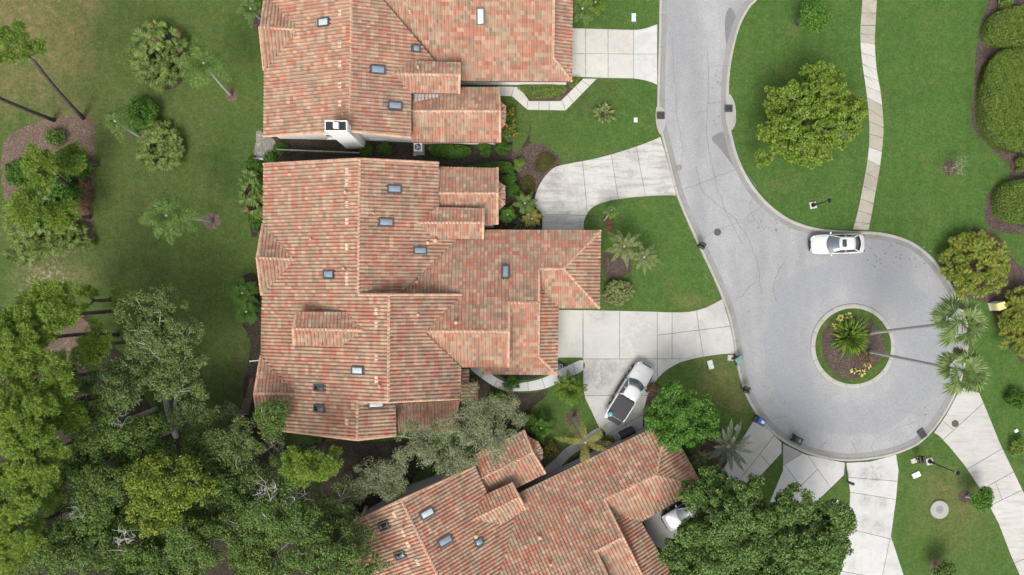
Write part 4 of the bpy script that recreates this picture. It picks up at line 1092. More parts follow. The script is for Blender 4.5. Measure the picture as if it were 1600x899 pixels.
def cart(u, v, rz, body, lid, label, cat='bin'):
    r = tag(empty('wheeled_bin', P(u, v, 0), rz), label, cat, 'wheeled refuse bins at the kerb')
    MB().box((0, 0, 0.55), (0.52, 0.56, 0.86), taper=1.18).build('body', body, r, bevel=0.03)
    m = MB(); m.box((0.02, 0, 1.02), (0.7, 0.68, 0.07), taper=0.92); m.box((0.04, 0, 1.07), (0.46, 0.46, 0.04), taper=0.85)
    m.build('lid', lid, r, bevel=0.015)
    MB().tube([(-0.4, -0.28, 0.98), (-0.43, -0.28, 1.0), (-0.43, 0.28, 1.0), (-0.4, 0.28, 0.98)], 0.022, 6).build('handle', body, r)
    for s in (-1, 1): MB().tube([(-0.26, s * 0.25, 0.13), (-0.26, s * 0.33, 0.13)], 0.13, 14).build('wheel', M['rubber'], r)
    return r
M['bin_green'] = plain('dark_green_plastic', (0.020, 0.055, 0.045), 0.5, var=0.1)
M['bin_greenlid'] = plain('faded_green_plastic', (0.135, 0.215, 0.20), 0.55, var=0.15)
M['bin_blue'] = plain('blue_plastic', (0.035, 0.09, 0.30), 0.5, var=0.1)
M['bin_black'] = plain('black_green_plastic', (0.018, 0.026, 0.024), 0.45, var=0.15)
cart(1150, 562, R(35), M['bin_green'], M['bin_greenlid'], 'dark green wheeled bin with a faded green lid at the driveway corner')
bb = cart(1184, 656, R(-30), M['bin_blue'], M['bin_blue'], 'blue recycling bin with a white label on its lid')
MB().box((0.08, 0.02, 1.098), (0.3, 0.26, 0.012)).build('lid_label', M['white_plastic'], bb)
gb = cart(1241, 685, R(-28), M['bin_black'], M['bin_black'], 'blackish green wheeled bin standing in the gutter')
MB().box((0.06, 0.0, 1.1), (0.2, 0.3, 0.02), 0.4).build('lid_hatch', M['bin_greenlid'], gb)

def flatbox(u, v, sx, sy, rz, mat, label, h=0.09, name='meter_box'):
    r = tag(empty(name, P(u, v), rz), label, 'meter box', 'utility meter boxes set in the lawns')
    MB().box((0, 0, h / 2), (sx, sy, h)).build('collar', M['conc_grey'], r)
    MB().box((0, 0, h + 0.015), (sx * 0.9, sy * 0.9, 0.03)).build('lid', mat, r, bevel=0.008)
    MB().box((sx * 0.25, 0, h + 0.036), (0.09, 0.05, 0.014)).build('lift_tab', M['iron'], r)
flatbox(990, 28, 0.42, 0.78, 0.0, M['greenbox'], 'pale upright meter box lid by the first driveway top edge')
flatbox(993, 188, 0.36, 0.44, 0.0, M['greenbox'], 'small square meter box lid in the lawn above the oval driveway')
flatbox(1110, 570, 0.5, 0.85, R(15), M['greenbox'], 'large pale green meter box lid in the patchy lawn by the dark green bin')
flatbox(1141, 559, 0.55, 0.55, 0.0, M['beige'], 'beige square meter box beside the dark green bin')
flatbox(1431, 742, 0.78, 0.5, R(25), M['white_plastic'], 'white meter box lid below the street lamp lawn mailboxes')
flatbox(1427, 720, 0.5, 0.45, R(20), M['beige'], 'beige stone pad with a meter lid under the mailbox pair')
flatbox(1436, 716, 0.42, 0.36, R(20), M['beige'], 'brownish stone pad against the mailbox post')
flatbox(1306, 784, 0.36, 0.34, R(5), M['white_plastic'], 'small white meter lid in the grass wedge by the leafy dark tree')
flatbox(1587, 673, 0.36, 0.3, R(30), M['white_plastic'], 'small white meter lid beside the streaked driveway')
flatbox(1152, 669, 0.5, 0.6, R(-35), M['conc_grey'], 'grey meter box lid under the silver date palm', name='meter_box')
def grate(u, v, sx, sy, rz, label, z=0.06):
    r = tag(empty('storm_drain', P(u, v, z), rz), label, 'storm drain', 'iron storm drain grates')
    m = MB()
    for cx_, cy_, a, b in ((0, sy / 2, sx, 0.06), (0, -sy / 2, sx, 0.06), (sx / 2, 0, 0.06, sy - 0.06), (-sx / 2, 0, 0.06, sy - 0.06)): m.box((cx_, cy_, 0.10), (a, b, 0.07))
    m.build('frame', M['iron'], r)
    MB().box((0, 0, 0.06), (sx - 0.06, sy - 0.06, 0.02)).build('pit', M['black'], r)
    n = 7
    for k in range(n): MB().box((-sx / 2 + (k + 0.5) * sx / n, 0, 0.105), (0.045, sy - 0.07, 0.04)).build('bar', M['iron'], r)
    MB().box((0, 0, 0.1), (sx - 0.07, 0.05, 0.05)).build('cross_bar', M['iron'], r)
grate(1032, 181, 0.68, 0.62, 0, 'square iron grate at the kerb beside the oval driveway lawn')
grate(1138, 170, 0.66, 0.6, 0, 'square iron grate at the kerb beside the round tree lawn')
grate(1440, 678, 0.62, 0.72, R(35), 'iron grate in the gutter next to the streaked driveway')
def manhole(u, v, r_, mat, label, z):
    o = tag(empty('manhole_cover', P(u, v)), label, 'manhole', 'round manhole covers')
    MB().lathe([(r_, 0.0), (r_, z + 0.012), (r_ * 0.9, z + 0.014)], 28).build('ring', M['iron'], o)
    MB().lathe([(r_ * 0.88, z), (r_ * 0.88, z + 0.02)], 28).build('lid', mat, o)
    MB().box((r_ * 0.5, 0, z + 0.024), (0.08, 0.03, 0.012)).build('pick_hole', M['black'], o)
manhole(1121, 363, 0.33, M['iron'], 'dark round manhole cover in the road by the kerbside mailboxes', 0.02)
manhole(1061, 262, 0.25, M['gutter'], 'small grey worn manhole cover by the oval driveway', 0.02)
manhole(1492, 662, 0.33, M['iron'], 'dark round manhole cover in the streaked driveway', 0.045)
o = tag(empty('septic_cover', P(1467, 796)), 'round grey concrete cover with a stained middle in the lawn', 'concrete cover')
MB().lathe([(0.84, 0.0), (0.84, 0.12), (0.8, 0.15)], 40).build('rim', M['conc_grey'], o)
MB().lathe([(0.36, 0.14), (0.34, 0.165)], 24).build('stained_lid', M['gutter'], o)
MB().tube([(-0.06, 0, 0.16), (-0.06, 0, 0.2), (0.06, 0, 0.2), (0.06, 0, 0.16)], 0.012, 6).build('lift_ring', M['iron'], o)

# air conditioner
ac = tag(empty('air_conditioner', P(655, 233)), 'white air conditioner with a round fan by the wall of the chimney villa', 'air conditioner')
MB().box((0, 0, 0.05), (1.0, 1.15, 0.1)).build('pad', M['conc_grey'], ac)
MB().box((0, 0, 0.5), (0.78, 0.82, 0.8)).build('cabinet', M['white_plastic'], ac, bevel=0.06)
MB().lathe([(0.3, 0.895), (0.3, 0.91)], 24).build('fan_well', M['black'], ac)
f = MB()
for k in range(3):
    a = k * 2.094; f.box((0.13 * math.cos(a), 0.13 * math.sin(a), 0.925), (0.26, 0.12, 0.012), a)
f.build('fan_blade', M['metal'], ac)
g = MB()
for rr in (0.1, 0.2, 0.3): g.tube([(rr * math.cos(t), rr * math.sin(t), 0.95) for t in np.linspace(0, 2 * math.pi, 25)], 0.008, 5, False)
for k in range(6): g.tube([(0, 0, 0.95), (0.31 * math.cos(k * 1.047), 0.31 * math.sin(k * 1.047), 0.95)], 0.008, 5)
g.build('fan_guard', M['metal'], ac)
MB().tube([(-0.3, -0.6, 0.03), (-0.5, -0.62, 0.03), (-0.5, -0.35, 0.03)], 0.03, 6).build('conduit', M['white_plastic'], ac)

# dark slatted fence in the alley
fa, fb = P(440, 238), P(566, 243)
fe = tag(empty('slat_fence', fa), 'dark slatted fence along the alley under the duplex gable', 'fence')
dv = (fb - fa); n = 32
for k in range(n + 1):
    p = dv * (k / n)
    MB().box((p.x, p.y, 0.62), (0.13, 0.03, 1.24), math.atan2(dv.y, dv.x)).build('picket', M['bark_dark'], fe)
for z in (0.3, 1.05):
    MB().box((dv.x / 2, dv.y / 2 + 0.05, z), (dv.length, 0.05, 0.08), math.atan2(dv.y, dv.x)).build('rail', M['bark'], fe)
MB().box((dv.x / 2, dv.y / 2, 1.265), (dv.length + 0.1, 0.1, 0.04), math.atan2(dv.y, dv.x)).build('cap_rail', M['bark'], fe)
pp = tag(empty('drain_pipe', P(405, 249)), 'short white drain pipe lying by the round bushes at the alley mouth', 'pipe')
MB().tube([(-0.42, 0, 0.13), (0.42, 0, 0.13)], 0.12, 12).build('pipe_body', M['white_plastic'], pp, True)
MB().tube([(-0.45, 0, 0.13), (-0.34, 0, 0.13)], 0.145, 12).build('pipe_collar', M['white_plastic'], pp, True)
pp = tag(empty('drain_pipe', P(398, 564)), 'thin white drain pipe jutting from the duplex eave wall', 'pipe')
MB().tube([(-0.4, -0.03, 0.08), (0.5, 0.06, 0.08)], 0.06, 10).build('pipe_body', M['white_plastic'], pp, True)
MB().tube([(-0.44, -0.035, 0.08), (-0.34, -0.025, 0.08)], 0.078, 10).build('pipe_collar', M['white_plastic'], pp, True)

# wrought scroll on black mulch
sc = tag(empty('garden_scroll', P(876, 573)), 'small pale iron scroll standing on black mulch by the driveway', 'garden ornament')
pts = [(0.04 + 0.055 * t) * np.array((math.cos(2.2 * t + 1), math.sin(2.2 * t + 1))) for t in np.linspace(0.3, 5.2, 40)]
MB().tube([(p[0], p[1], 0.09) for p in pts], 0.028, 6).build('scroll', M['metal'], sc, True)
MB().tube([(pts[-1][0], pts[-1][1], 0.0), (pts[-1][0], pts[-1][1], 0.1)], 0.03, 6).build('foot', M['metal'], sc)

# pale yellow cabinet by the golden canes
yb = tag(empty('utility_cabinet', P(1551, 478), R(15)), 'pale yellow and white utility cabinet among the golden cane plants', 'utility cabinet')
M['yellow'] = plain('pale_yellow_paint', (0.60, 0.52, 0.20), 0.6, var=0.08)
MB().box((0, 0, 0.06), (0.8, 0.75, 0.12)).build('plinth', M['conc_white'], yb)
MB().box((0, 0, 0.62), (0.72, 0.66, 1.0)).build('cabinet', M['white_plastic'], yb, bevel=0.02)
MB().box((0.02, 0, 1.16), (0.78, 0.72, 0.1), taper=0.94).build('lid', M['yellow'], yb, bevel=0.02)
MB().box((-0.37, 0, 0.7), (0.03, 0.5, 0.7)).build('door', M['yellow'], yb)
# covered barbecue under the eave of the askew villa
q = P(979, 684, 0.9)
bq = tag(empty('covered_barbecue', (q.x + 0.1, q.y + 0.35, 0), R(25)), 'dark grey covered barbecue under the eave behind the pickup', 'barbecue')
MB().box((0, 0, 0.45), (1.35, 0.6, 0.86)).build('cart', M['vinyl'], bq, bevel=0.04)
cv = MB(); nn = 8
V = []
for x in (-0.72, -0.6, 0.6, 0.72):
    s = 1.0 if abs(x) < 0.7 else 0.8
    for k in range(nn + 1):
        t = math.pi * k / nn; V.append((x, 0.36 * s * math.cos(t), 0.78 + 0.3 * s * math.sin(t)))
cv.add(V, [(i * (nn + 1) + k, (i + 1) * (nn + 1) + k, (i + 1) * (nn + 1) + k + 1, i * (nn + 1) + k + 1) for i in range(3) for k in range(nn)] + [tuple(range(nn + 1)), tuple(reversed(range(3 * (nn + 1), 4 * (nn + 1))))])
cv.build('cover', M['vinyl'], bq, True)
MB().box((-0.78, 0.1, 0.5), (0.12, 0.3, 0.6)).build('side_shelf', M['metal'], bq)

# ------------------------------------------------------------------ vehicles
def loft(secs, mat, name, parent):
    V, Fc = [], []; n = None
    for s in secs:
        x, prof = s
        ring = [(x, y, z) for y, z in prof] + [(x, -y, z) for y, z in reversed(prof[:-1])]
        n = len(ring); V += ring
    for i in range(len(secs) - 1):
        for k in range(n):
            k2 = (k + 1) % n
            Fc.append((i * n + k, i * n + k2, (i + 1) * n + k2, (i + 1) * n + k))
    Fc.append(tuple(range(n))); e = (len(secs) - 1) * n; Fc.append(tuple(e + k for k in reversed(range(n))))
    o = mesh_py(name, V, Fc, mat, parent, True)
    return o
def ruled(c0, c1, mat, name, parent, n=4, bulge=0.0, thick=0.0):
    m = len(c0); V, Fc = [], []
    for i in range(n + 1):
        t = i / n
        for a, b in zip(c0, c1):
            p = Vector(a).lerp(Vector(b), t); p.z += bulge * 4 * t * (1 - t); V.append(p)
    for i in range(n):
        for k in range(m - 1): Fc.append((i * m + k, i * m + k + 1, (i + 1) * m + k + 1, (i + 1) * m + k))
    o = mesh_py(name, V, Fc, mat, parent, True)
    if thick:
        md = o.modifiers.new('solid', 'SOLIDIFY'); md.thickness = thick; md.offset = -1
    return o
def arc(x0, xs, w, z, n=9, zdrop=0.0):
    """front/rear edge curve: x0 in the middle, xs at the sides"""
    out = []
    for k in range(n):
        y = -w + 2 * w * k / (n - 1); f = (y / w) ** 2
        out.append((x0 + (xs - x0) * f, y, z - zdrop * f))
    return out
def wheel(root, x, y, r=0.33, w=0.22, rim=None):
    s = 1 if y > 0 else -1
    wh = MB().tube([(x, y - s * w, r), (x, y - s * w * 0.1, r), (x, y, r)], [r, r, r * 0.88], 24).build('wheel', M['rubber'], root)
    MB().tube([(x, y - s * 0.05, r), (x, y + s * 0.012, r)], [r * 0.66, r * 0.6], 18).build('rim', rim or M['chrome'], wh)
    MB().tube([(x, y, r), (x, y + s * 0.022, r)], [r * 0.2, r * 0.15], 10).build('hub_cap', M['metal'], wh)
def car(root, paint, side_mat=None, sunroof=True, L=4.8, Wd=1.83, glass=None, Ht=1.45):
    sp = side_mat or paint; k = L / 4.8; kw = Wd / 1.83; kz = Ht / 1.45
    st = [(-2.40, .60, .80, .70, .42), (-2.36, .72, .88, .78, .32), (-2.25, .82, .97, .85, .26), (-1.95, .885, 1.02, .91, .22), (-1.4, .91, 1.02, .94, .20), (-.5, .915, 1.0, .95, .20), (.6, .915, 1.0, .945, .20), (1.1, .91, .985, .91, .20),
          (1.6, .90, .935, .86, .20), (1.95, .88, .87, .79, .22), (2.16, .81, .79, .71, .24), (2.28, .72, .72, .63, .26), (2.36, .60, .65, .57, .30), (2.40, .42, .59, .52, .34)]
    def prof(w, zt, zs, zb, lo, hi):
        p = [(w * .82, zb), (w * .97, zb + .10), (w, (zb + zs) / 2), (w * .985, zs - .06), (w * .93, zs), (w * .78, zs + (zt - zs) * .62), (w * .4, zt - .008), (0, zt)]
        return [(a * kw, b * kz) for a, b in p]
    if side_mat:
        loft([(x * k, prof(w, zs - 0.02, zs - 0.045, zb, 0, 0)) for x, w, zt, zs, zb in st], sp, 'body_side', root)
        loft([(x * k, [(w * .90 * kw, (zs - .08) * kz), (w * .93 * kw, zs * kz), (w * .78 * kw, (zs + (zt - zs) * .62) * kz), (w * .4 * kw, (zt - .008) * kz), (0, zt * kz)]) for x, w, zt, zs, zb in st], paint, 'hood', root)
    else:
        loft([(x * k, prof(w, zt, zs, zb, 0, 0)) for x, w, zt, zs, zb in st], paint, 'body', root)
    G = glass or M['car_glass']
    def sc_(c): return [(x * k, y * kw, z * kz) for x, y, z in c]
    fb, ft = sc_(arc(1.13, .86, .76, .985, zdrop=.03)), sc_(arc(.16, .05, .575, 1.40, zdrop=.035))
    rb, rt = sc_(arc(-1.98, -1.80, .72, 1.03, zdrop=.04)), sc_(arc(-1.33, -1.27, .555, 1.385, zdrop=.035))
    ruled(fb, ft, G, 'windshield', root, 5, 0.03)
    ruled(rb, rt, M['car_glass_dark'], 'rear_window', root, 5, 0.03)
    rf = ruled(sc_(arc(.17, .05, .60, 1.425, zdrop=.045)), sc_(arc(-1.35, -1.28, .58, 1.405, zdrop=.045)), paint, 'roof', root, 6, 0.035, 0.02)
    if sunroof: ruled(sc_(arc(-.10, -.12, .33, 1.475, zdrop=.01)), sc_(arc(-.48, -.48, .33, 1.482, zdrop=.01)), M['car_glass_dark'], 'sunroof', root, 3, 0.006, 0.01)
    for s in (-1, 1):
        bt, tp = [(.84, .81), (-.40, .835), (-1.72, .77)], [(.05, .59), (-.48, .605), (-1.24, .565)]
        for a, b in ((0, 1), (1, 2)):
            ruled([(x * k, s * y * kw, .945 * kz) for x, y in (bt[a], bt[b])], [(x * k, s * y * kw, 1.365 * kz) for x, y in (tp[a], tp[b])], M['car_glass_dark'], 'side_window', root, 3, 0.0)
        for a, b, rr in (((.98, .80, .96), (.05, .585, 1.40), .032), ((-.41, .842, .95), (-.49, .61, 1.39), .026), ((-1.86, .75, .99), (-1.26, .56, 1.385), .055)):
            MB().tube([(a[0] * k, s * a[1] * kw, a[2] * kz), ((a[0] + b[0]) / 2 * k, s * (a[1] + b[1]) / 2 * kw * 1.02, (a[2] + b[2]) / 2 * kz + .012), (b[0] * k, s * b[1] * kw, b[2] * kz)], rr, 6).build('pillar', paint, root, True)
        MB().box((.72 * k, s * 1.0 * kw, .98 * kz), (.14, .2, .13), s * 0.25).build('mirror', paint, root, bevel=0.03)
        MB().box((2.16 * k, s * .66 * kw, .70 * kz), (.34, .2, .1), -s * 0.55, tilt=Matrix.Rotation(0.38, 3, 'Y')).build('headlight', M['lamp_clear'], root, bevel=0.03)
        MB().box((-2.3 * k, s * .62 * kw, .83 * kz), (.14, .3, .12), s * 0.4).build('taillight', M['lamp_red'], root, bevel=0.03)
        for x in (-1.42, 1.45): wheel(root, x * k, s * .905 * kw, rim=M['metal'])
        MB().tube([(1.12 * k, s * .70 * kw, .985 * kz), (1.6 * k, s * .66 * kw, .925 * kz), (2.05 * k, s * .58 * kw, .835 * kz)], .012, 5).build('hood_seam', M['metal'], root)
        for z in (.55,): MB().box((-.35 * k, s * .918 * kw, z), (.015, .012, .6)).build('door_seam', M['black'], root)
    MB().box((2.36 * k, 0, .545 * kz), (.14, .74, .15)).build('grille', M['black'], root, bevel=0.02)
    MB().box((-2.13 * k, 0, 1.005 * kz), (.02, 1.2, .012)).build('boot_seam', M['metal'], root)
    MB().box((2.40 * k, 0, .36 * kz), (.14, 1.1, .09)).build('bumper_lip', M['vinyl'], root, bevel=0.02)
    MB().box((-2.41 * k, 0, .62 * kz), (.02, .5, .13)).build('number_plate', M['white_plastic'], root)
p = P(1307.5, 381.5, 0.6)
sed = tag(empty('parked_car', (p.x, p.y, 0.022), R(181.5)), 'white sedan with a dark sunroof parked in the turning circle', 'car')
car(sed, M['paint_white'])
p = P(1074, 796, 0.5)
c2 = tag(empty('parked_car', (p.x, p.y, 0.045), R(212)), 'silver topped car with black sides half hidden by the leafy dark tree', 'car')
car(c2, M['paint_silver'], M['car_side_black'], sunroof=False, L=4.9, Wd=1.9, Ht=1.6)  # lower sides coloured black, upper surfaces silver

# pickup
p = P(984, 610, 0.4)
tr = tag(empty('pickup_truck', (p.x, p.y, 0.045), R(58)), 'white pickup truck with a black bed cover and lowered tailgate', 'pickup truck')
st = [(-2.78, .90, 1.0, .95, .50), (-2.7, .94, 1.12, 1.06, .42), (-1.2, .97, 1.12, 1.07, .40), (-.4, .975, 1.12, 1.07, .38), (.9, .975, 1.14, 1.06, .38), (1.25, .97, 1.15, 1.05, .38), (1.8, .96, 1.12, 1.0, .38), (2.3, .93, 1.06, .93, .40), (2.56, .86, .98, .86, .42), (2.70, .74, .90, .79, .46), (2.78, .52, .83, .73, .5)]
loft([(x, [(w * .84, zb), (w * .97, zb + .1), (w, (zb + zs) / 2), (w * .985, zs - .06), (w * .93, zs), (w * .78, zs + (zt - zs) * .65), (w * .4, zt - .008), (0, zt)]) for x, w, zt, zs, zb in st], M['paint_white'], 'body', tr)
ruled(arc(1.22, .92, .82, 1.16, zdrop=.04), arc(.62, .45, .66, 1.74, zdrop=.04), M['car_glass'], 'windshield', tr, 5, 0.03)
ruled(arc(.63, .45, .68, 1.775, zdrop=.05), arc(-.62, -.58, .69, 1.765, zdrop=.05), M['paint_white'], 'roof', tr, 6, 0.03, 0.03)
ruled(arc(-.72, -.72, .78, 1.14), arc(-.60, -.57, .66, 1.73), M['car_glass_dark'], 'rear_window', tr, 3)
for s in (-1, 1):
    for a, b, c, d in ((.84, .10, .42, .06), (.06, -.66, .02, -.54)):
        ruled([(a, s * .865, 1.10), (b, s * .875, 1.10)], [(c, s * .68, 1.70), (d, s * .685, 1.70)], M['car_glass_dark'], 'side_window', tr, 3)
    for a, b, rr in (((1.0, .84, 1.12), (.44, .665, 1.73), .045), ((.08, .875, 1.1), (.04, .69, 1.72), .035), ((-.72, .85, 1.1), (-.57, .68, 1.72), .07)):
        MB().tube([(a[0], s * a[1], a[2]), ((a[0] + b[0]) / 2, s * ((a[1] + b[1]) / 2 + .015), (a[2] + b[2]) / 2), (b[0], s * b[1], b[2])], rr, 6).build('pillar', M['paint_white'], tr, True)
    MB().box((.78, s * 1.12, 1.16), (.16, .26, .2), s * 0.2).build('mirror', M['black'], tr, bevel=0.03)
    MB().box((2.52, s * .68, .86), (.22, .28, .16), -s * 0.6, tilt=Matrix.Rotation(0.3, 3, 'Y')).build('headlight', M['lamp_clear'], tr, bevel=0.03)
    MB().box((-2.76, s * .84, .92), (.1, .14, .36)).build('taillight', M['lamp_red'], tr, bevel=0.02)
    for x in (-1.62, 1.72):
        wheel(tr, x, s * 1.03, .39, .26)
        MB().tube([(x + .47 * math.cos(t), s * .985, .40 + .47 * math.sin(t)) for t in np.linspace(0.1, math.pi - 0.1, 12)], .045, 6).build('wheel_arch', M['vinyl'], tr, True)
    MB().box((.05, s * 1.04, .42), (1.9, .14, .06)).build('side_step', M['black'], tr, bevel=0.02)
    MB().box((-1.75, s * .87, 1.135), (1.98, .14, .05)).build('bed_rail', M['paint_white'], tr, bevel=0.015)
    MB().box((.12, s * .978, .92), (.12, .02, .03)).build('door_handle', M['chrome'], tr)
MB().box((-1.60, .0, 1.175), (1.72, 1.70, .05), taper=0.985).build('bed_cover', M['vinyl'], tr, bevel=0.012)
MB().box((-2.52, 0, 1.12), (.44, 1.58, .03)).build('bed_floor', M['black'], tr)
tg = MB().box((-3.02, -0.12, .98), (.46, 1.28, .06)).build('tailgate', M['vinyl'], tr, bevel=0.012)
MB().box((-2.84, 0, .62), (.14, 1.7, .18)).build('rear_bumper', M['chrome'], tr, bevel=0.03)
MB().box((2.72, 0, .56), (.2, 1.3, .22)).build('front_bumper', M['chrome'], tr, bevel=0.04)
MB().box((2.74, 0, .82), (.1, .9, .2)).build('grille', M['black'], tr, bevel=0.02)
MB().box((-.55, 0, 1.80), (.12, .04, .06)).build('antenna_fin', M['black'], tr, bevel=0.01)
MB().box((1.9, 0, 1.128), (.02, 1.2, .012)).build('hood_seam', M['metal'], tr)
mt = tr.matrix_basis.copy()
def on_truck(x, y, z):
    c, s = math.cos(R(58)), math.sin(R(58)); return (p.x + x * c - y * s, p.y + x * s + y * c, z + 0.045)
bu = tag(empty('cloth_bundle', on_truck(-2.72, 0.55, 1.14), R(40)), 'teal cloth bundle at the open end of the pickup bed', 'bundle')
bm = bmesh.new(); bmesh.ops.create_icosphere(bm, subdivisions=3, radius=0.23)
rb_ = random.Random(4)
for v in bm.verts:
    n = v.co.normalized(); v.co *= 1 + 0.12 * math.sin(6 * n.x + 3 * n.y) * math.cos(5 * n.z + 2) + rb_.uniform(-.02, .02); v.co.z = max(v.co.z * 0.75, -0.14) + 0.15
me = bpy.data.meshes.new('bundle_body'); bm.to_mesh(me); bm.free()
me.polygons.foreach_set('use_smooth', [True] * len(me.polygons)); link('bundle_body', me, M['teal'], bu)
MB().tube([(-.2, -.1, .22), (0, 0, .33), (.2, .1, .22)], .02, 6).build('cord', M['white_plastic'], bu)
fc = tag(empty('folding_chair', on_truck(-3.02, 0.72, 1.01), R(58)), 'folded white striped beach chair hanging over the pickup tailgate', 'chair')
for y in (-.17, .17): MB().tube([(-.22, y, .06), (.32, y, .1)], .018, 6).build('rail', M['metal'], fc)
for k in range(5): MB().box((-.18 + k * .11, 0, .095 + .006 * k), (.06, .36, .02), 0.3).build('slat', M['white_plastic'], fc, bevel=0.005)
for k in range(2): MB().tube([(-.25, -.2 + .4 * k, .03), (-.05, -.17 + .34 * k, .05)], .016, 6).build('leg', M['black'], fc)
# ------------------------------------------------------------------ vegetation
M['leaf_fan'] = leafmat('fan_palm_blade', [(0.060, 0.105, 0.030), (0.105, 0.165, 0.050), (0.165, 0.230, 0.085), (0.24, 0.30, 0.13)], 0.6, 0.3)
def unit(a): return a / np.maximum(np.linalg.norm(a, axis=-1, keepdims=True), 1e-9)
def leaf_quads(r, p, n, L, Wd, fold=0.12):
    """kite shaped leaves at points p with normals n"""
    N = len(p)
    t = unit(np.cross(n, r.normal(size=(N, 3)))); b = np.cross(n, t)
    L = (L * r.uniform(0.65, 1.25, N))[:, None]; w = (Wd * r.uniform(0.7, 1.2, N))[:, None]
    return np.stack([p - t * L * .5, p + b * w * .5 + n * w * fold, p + t * L * .5 - n * L * .08, p - b * w * .5 + n * w * fold], 1)
def clusters(r, Rx, Ry, Rz, n, lo=0.35, zmin=-0.35, lump=0.18):
    ph = r.uniform(0, 6.28, 4)
    out = []
    tries = 0
    md = 1.15 * (Rx * Ry * Rz / n) ** (1 / 3) * 0.75
    while len(out) < n and tries < n * 40:
        tries += 1
        d = unit(r.normal(size=3))
        if d[2] < zmin: continue
        a = math.atan2(d[1], d[0])
        f = 1 + lump * (math.sin(2 * a + ph[0]) * 0.6 + math.sin(3 * a + ph[1]) * 0.5 + math.sin(5 * a + ph[2]) * 0.5)
        s = r.uniform(lo, 1.0) ** 0.6 * f
        c = np.array((d[0] * Rx * s, d[1] * Ry * s, d[2] * Rz * s))
        if out and np.min(np.linalg.norm(np.array(out) - c, axis=1)) < md and tries < n * 25: continue
        out.append(c)
    return np.array(out)
def foliage(r, C, cr, nl, L, Wd, flat=0.7, upb=0.9, outw=0.5):
    """leaves in little clouds round the cluster centres C"""
    n = len(C); N = n * nl
    c = np.repeat(C, nl, 0)
    d = unit(r.normal(size=(N, 3)))
    rad = np.repeat(cr * r.uniform(0.7, 1.3, n), nl)[:, None] * (r.uniform(0.15, 1, N) ** 0.5)[:, None]
    o = d * rad; o[:, 2] *= flat
    nr = unit(d * outw + np.array((0, 0, upb)) + r.normal(size=(N, 3)) * 0.45)
    return leaf_quads(r, c + o, nr, L, Wd)
def bez(a, b, c, n):
    t = np.linspace(0, 1, n)[:, None]
    return (1 - t) ** 2 * a + 2 * t * (1 - t) * b + t * t * c
def limbs(r, mb, base, fork, C, r0, frac=1.0, sag=0.15, tw=0.02):
    """trunk from base to fork, then limbs to the foliage clusters"""
    base, fork = np.array(base, float), np.array(fork, float)
    midp = (base + fork) / 2 + r.normal(0, 0.12, 3) * np.array((1, 1, 0)) * np.linalg.norm(fork - base) * 0.3
    tr = bez(base, midp, fork, 7)
    mb.tube(tr, list(np.linspace(r0 * 1.15, r0 * 0.75, 7)), 8)
    nmain = max(3, min(8, len(C) // 8))
    idx = r.permutation(len(C)); mains = []
    for i in idx[:nmain]:
        e = C[i]; m_ = fork + (e - fork) * 0.5 + np.array((0, 0, 1)) * np.linalg.norm(e - fork) * sag + r.normal(0, 0.15, 3)
        q = bez(fork, m_, e, 7); mains.append(q)
        mb.tube(q, list(np.linspace(r0 * 0.62, tw * 1.4, 7)), 6)
    nodes = np.concatenate([q[3:] for q in mains])
    for i in idx[nmain:int(nmain + min(34, (len(C) - nmain) * frac))]:
        e = C[i]; j = np.argmin(np.linalg.norm(nodes - e, axis=1)); s = nodes[j]
        q = bez(s, s + (e - s) * 0.5 + r.normal(0, 0.12, 3), e, 4)
        mb.tube(q, list(np.linspace(r0 * 0.16, tw * 0.6, 4)), 5)
    return mb
KINDS = {   # clusters per m3^..., cluster radius, leaves per cluster, leaf length, width, flatness, bark, leaf material
    'oak':   dict(lobe=1.0, n=250, cr=0.46, nl=70, L=0.19, W=0.085, flat=0.6, bark='bark_pale', leaf='leaf_oak', r0=0.2),
    'oakdark': dict(lobe=1.05, n=260, cr=0.48, nl=72, L=0.20, W=0.095, flat=0.6, bark='bark_pale', leaf='leaf_oakdark', r0=0.2),
    'olive': dict(lobe=0.8, n=200, cr=0.50, nl=95, L=0.17, W=0.05, flat=0.75, bark='bark_pale', leaf='leaf_olive', r0=0.1),
    'yellow': dict(lobe=0.8, n=200, cr=0.52, nl=85, L=0.22, W=0.11, flat=0.6, bark='bark', leaf='leaf_yellow', r0=0.16),
    'round': dict(lobe=0.75, n=520, cr=0.30, nl=62, L=0.22, W=0.12, flat=0.65, bark='bark', leaf='leaf_round', r0=0.2),
    'ficus': dict(lobe=1.35, n=360, cr=0.44, nl=95, L=0.24, W=0.12, flat=0.62, bark='bark', leaf='leaf_ficus', r0=0.3),
    'bright': dict(lobe=0.95, n=230, cr=0.40, nl=100, L=0.20, W=0.10, flat=0.6, bark='bark_pale', leaf='leaf_bright', r0=0.18),
    'pale': dict(n=40, cr=0.42, nl=70, L=0.18, W=0.05, flat=0.8, bark='bark_pale', leaf='leaf_olive', r0=0.07),
}
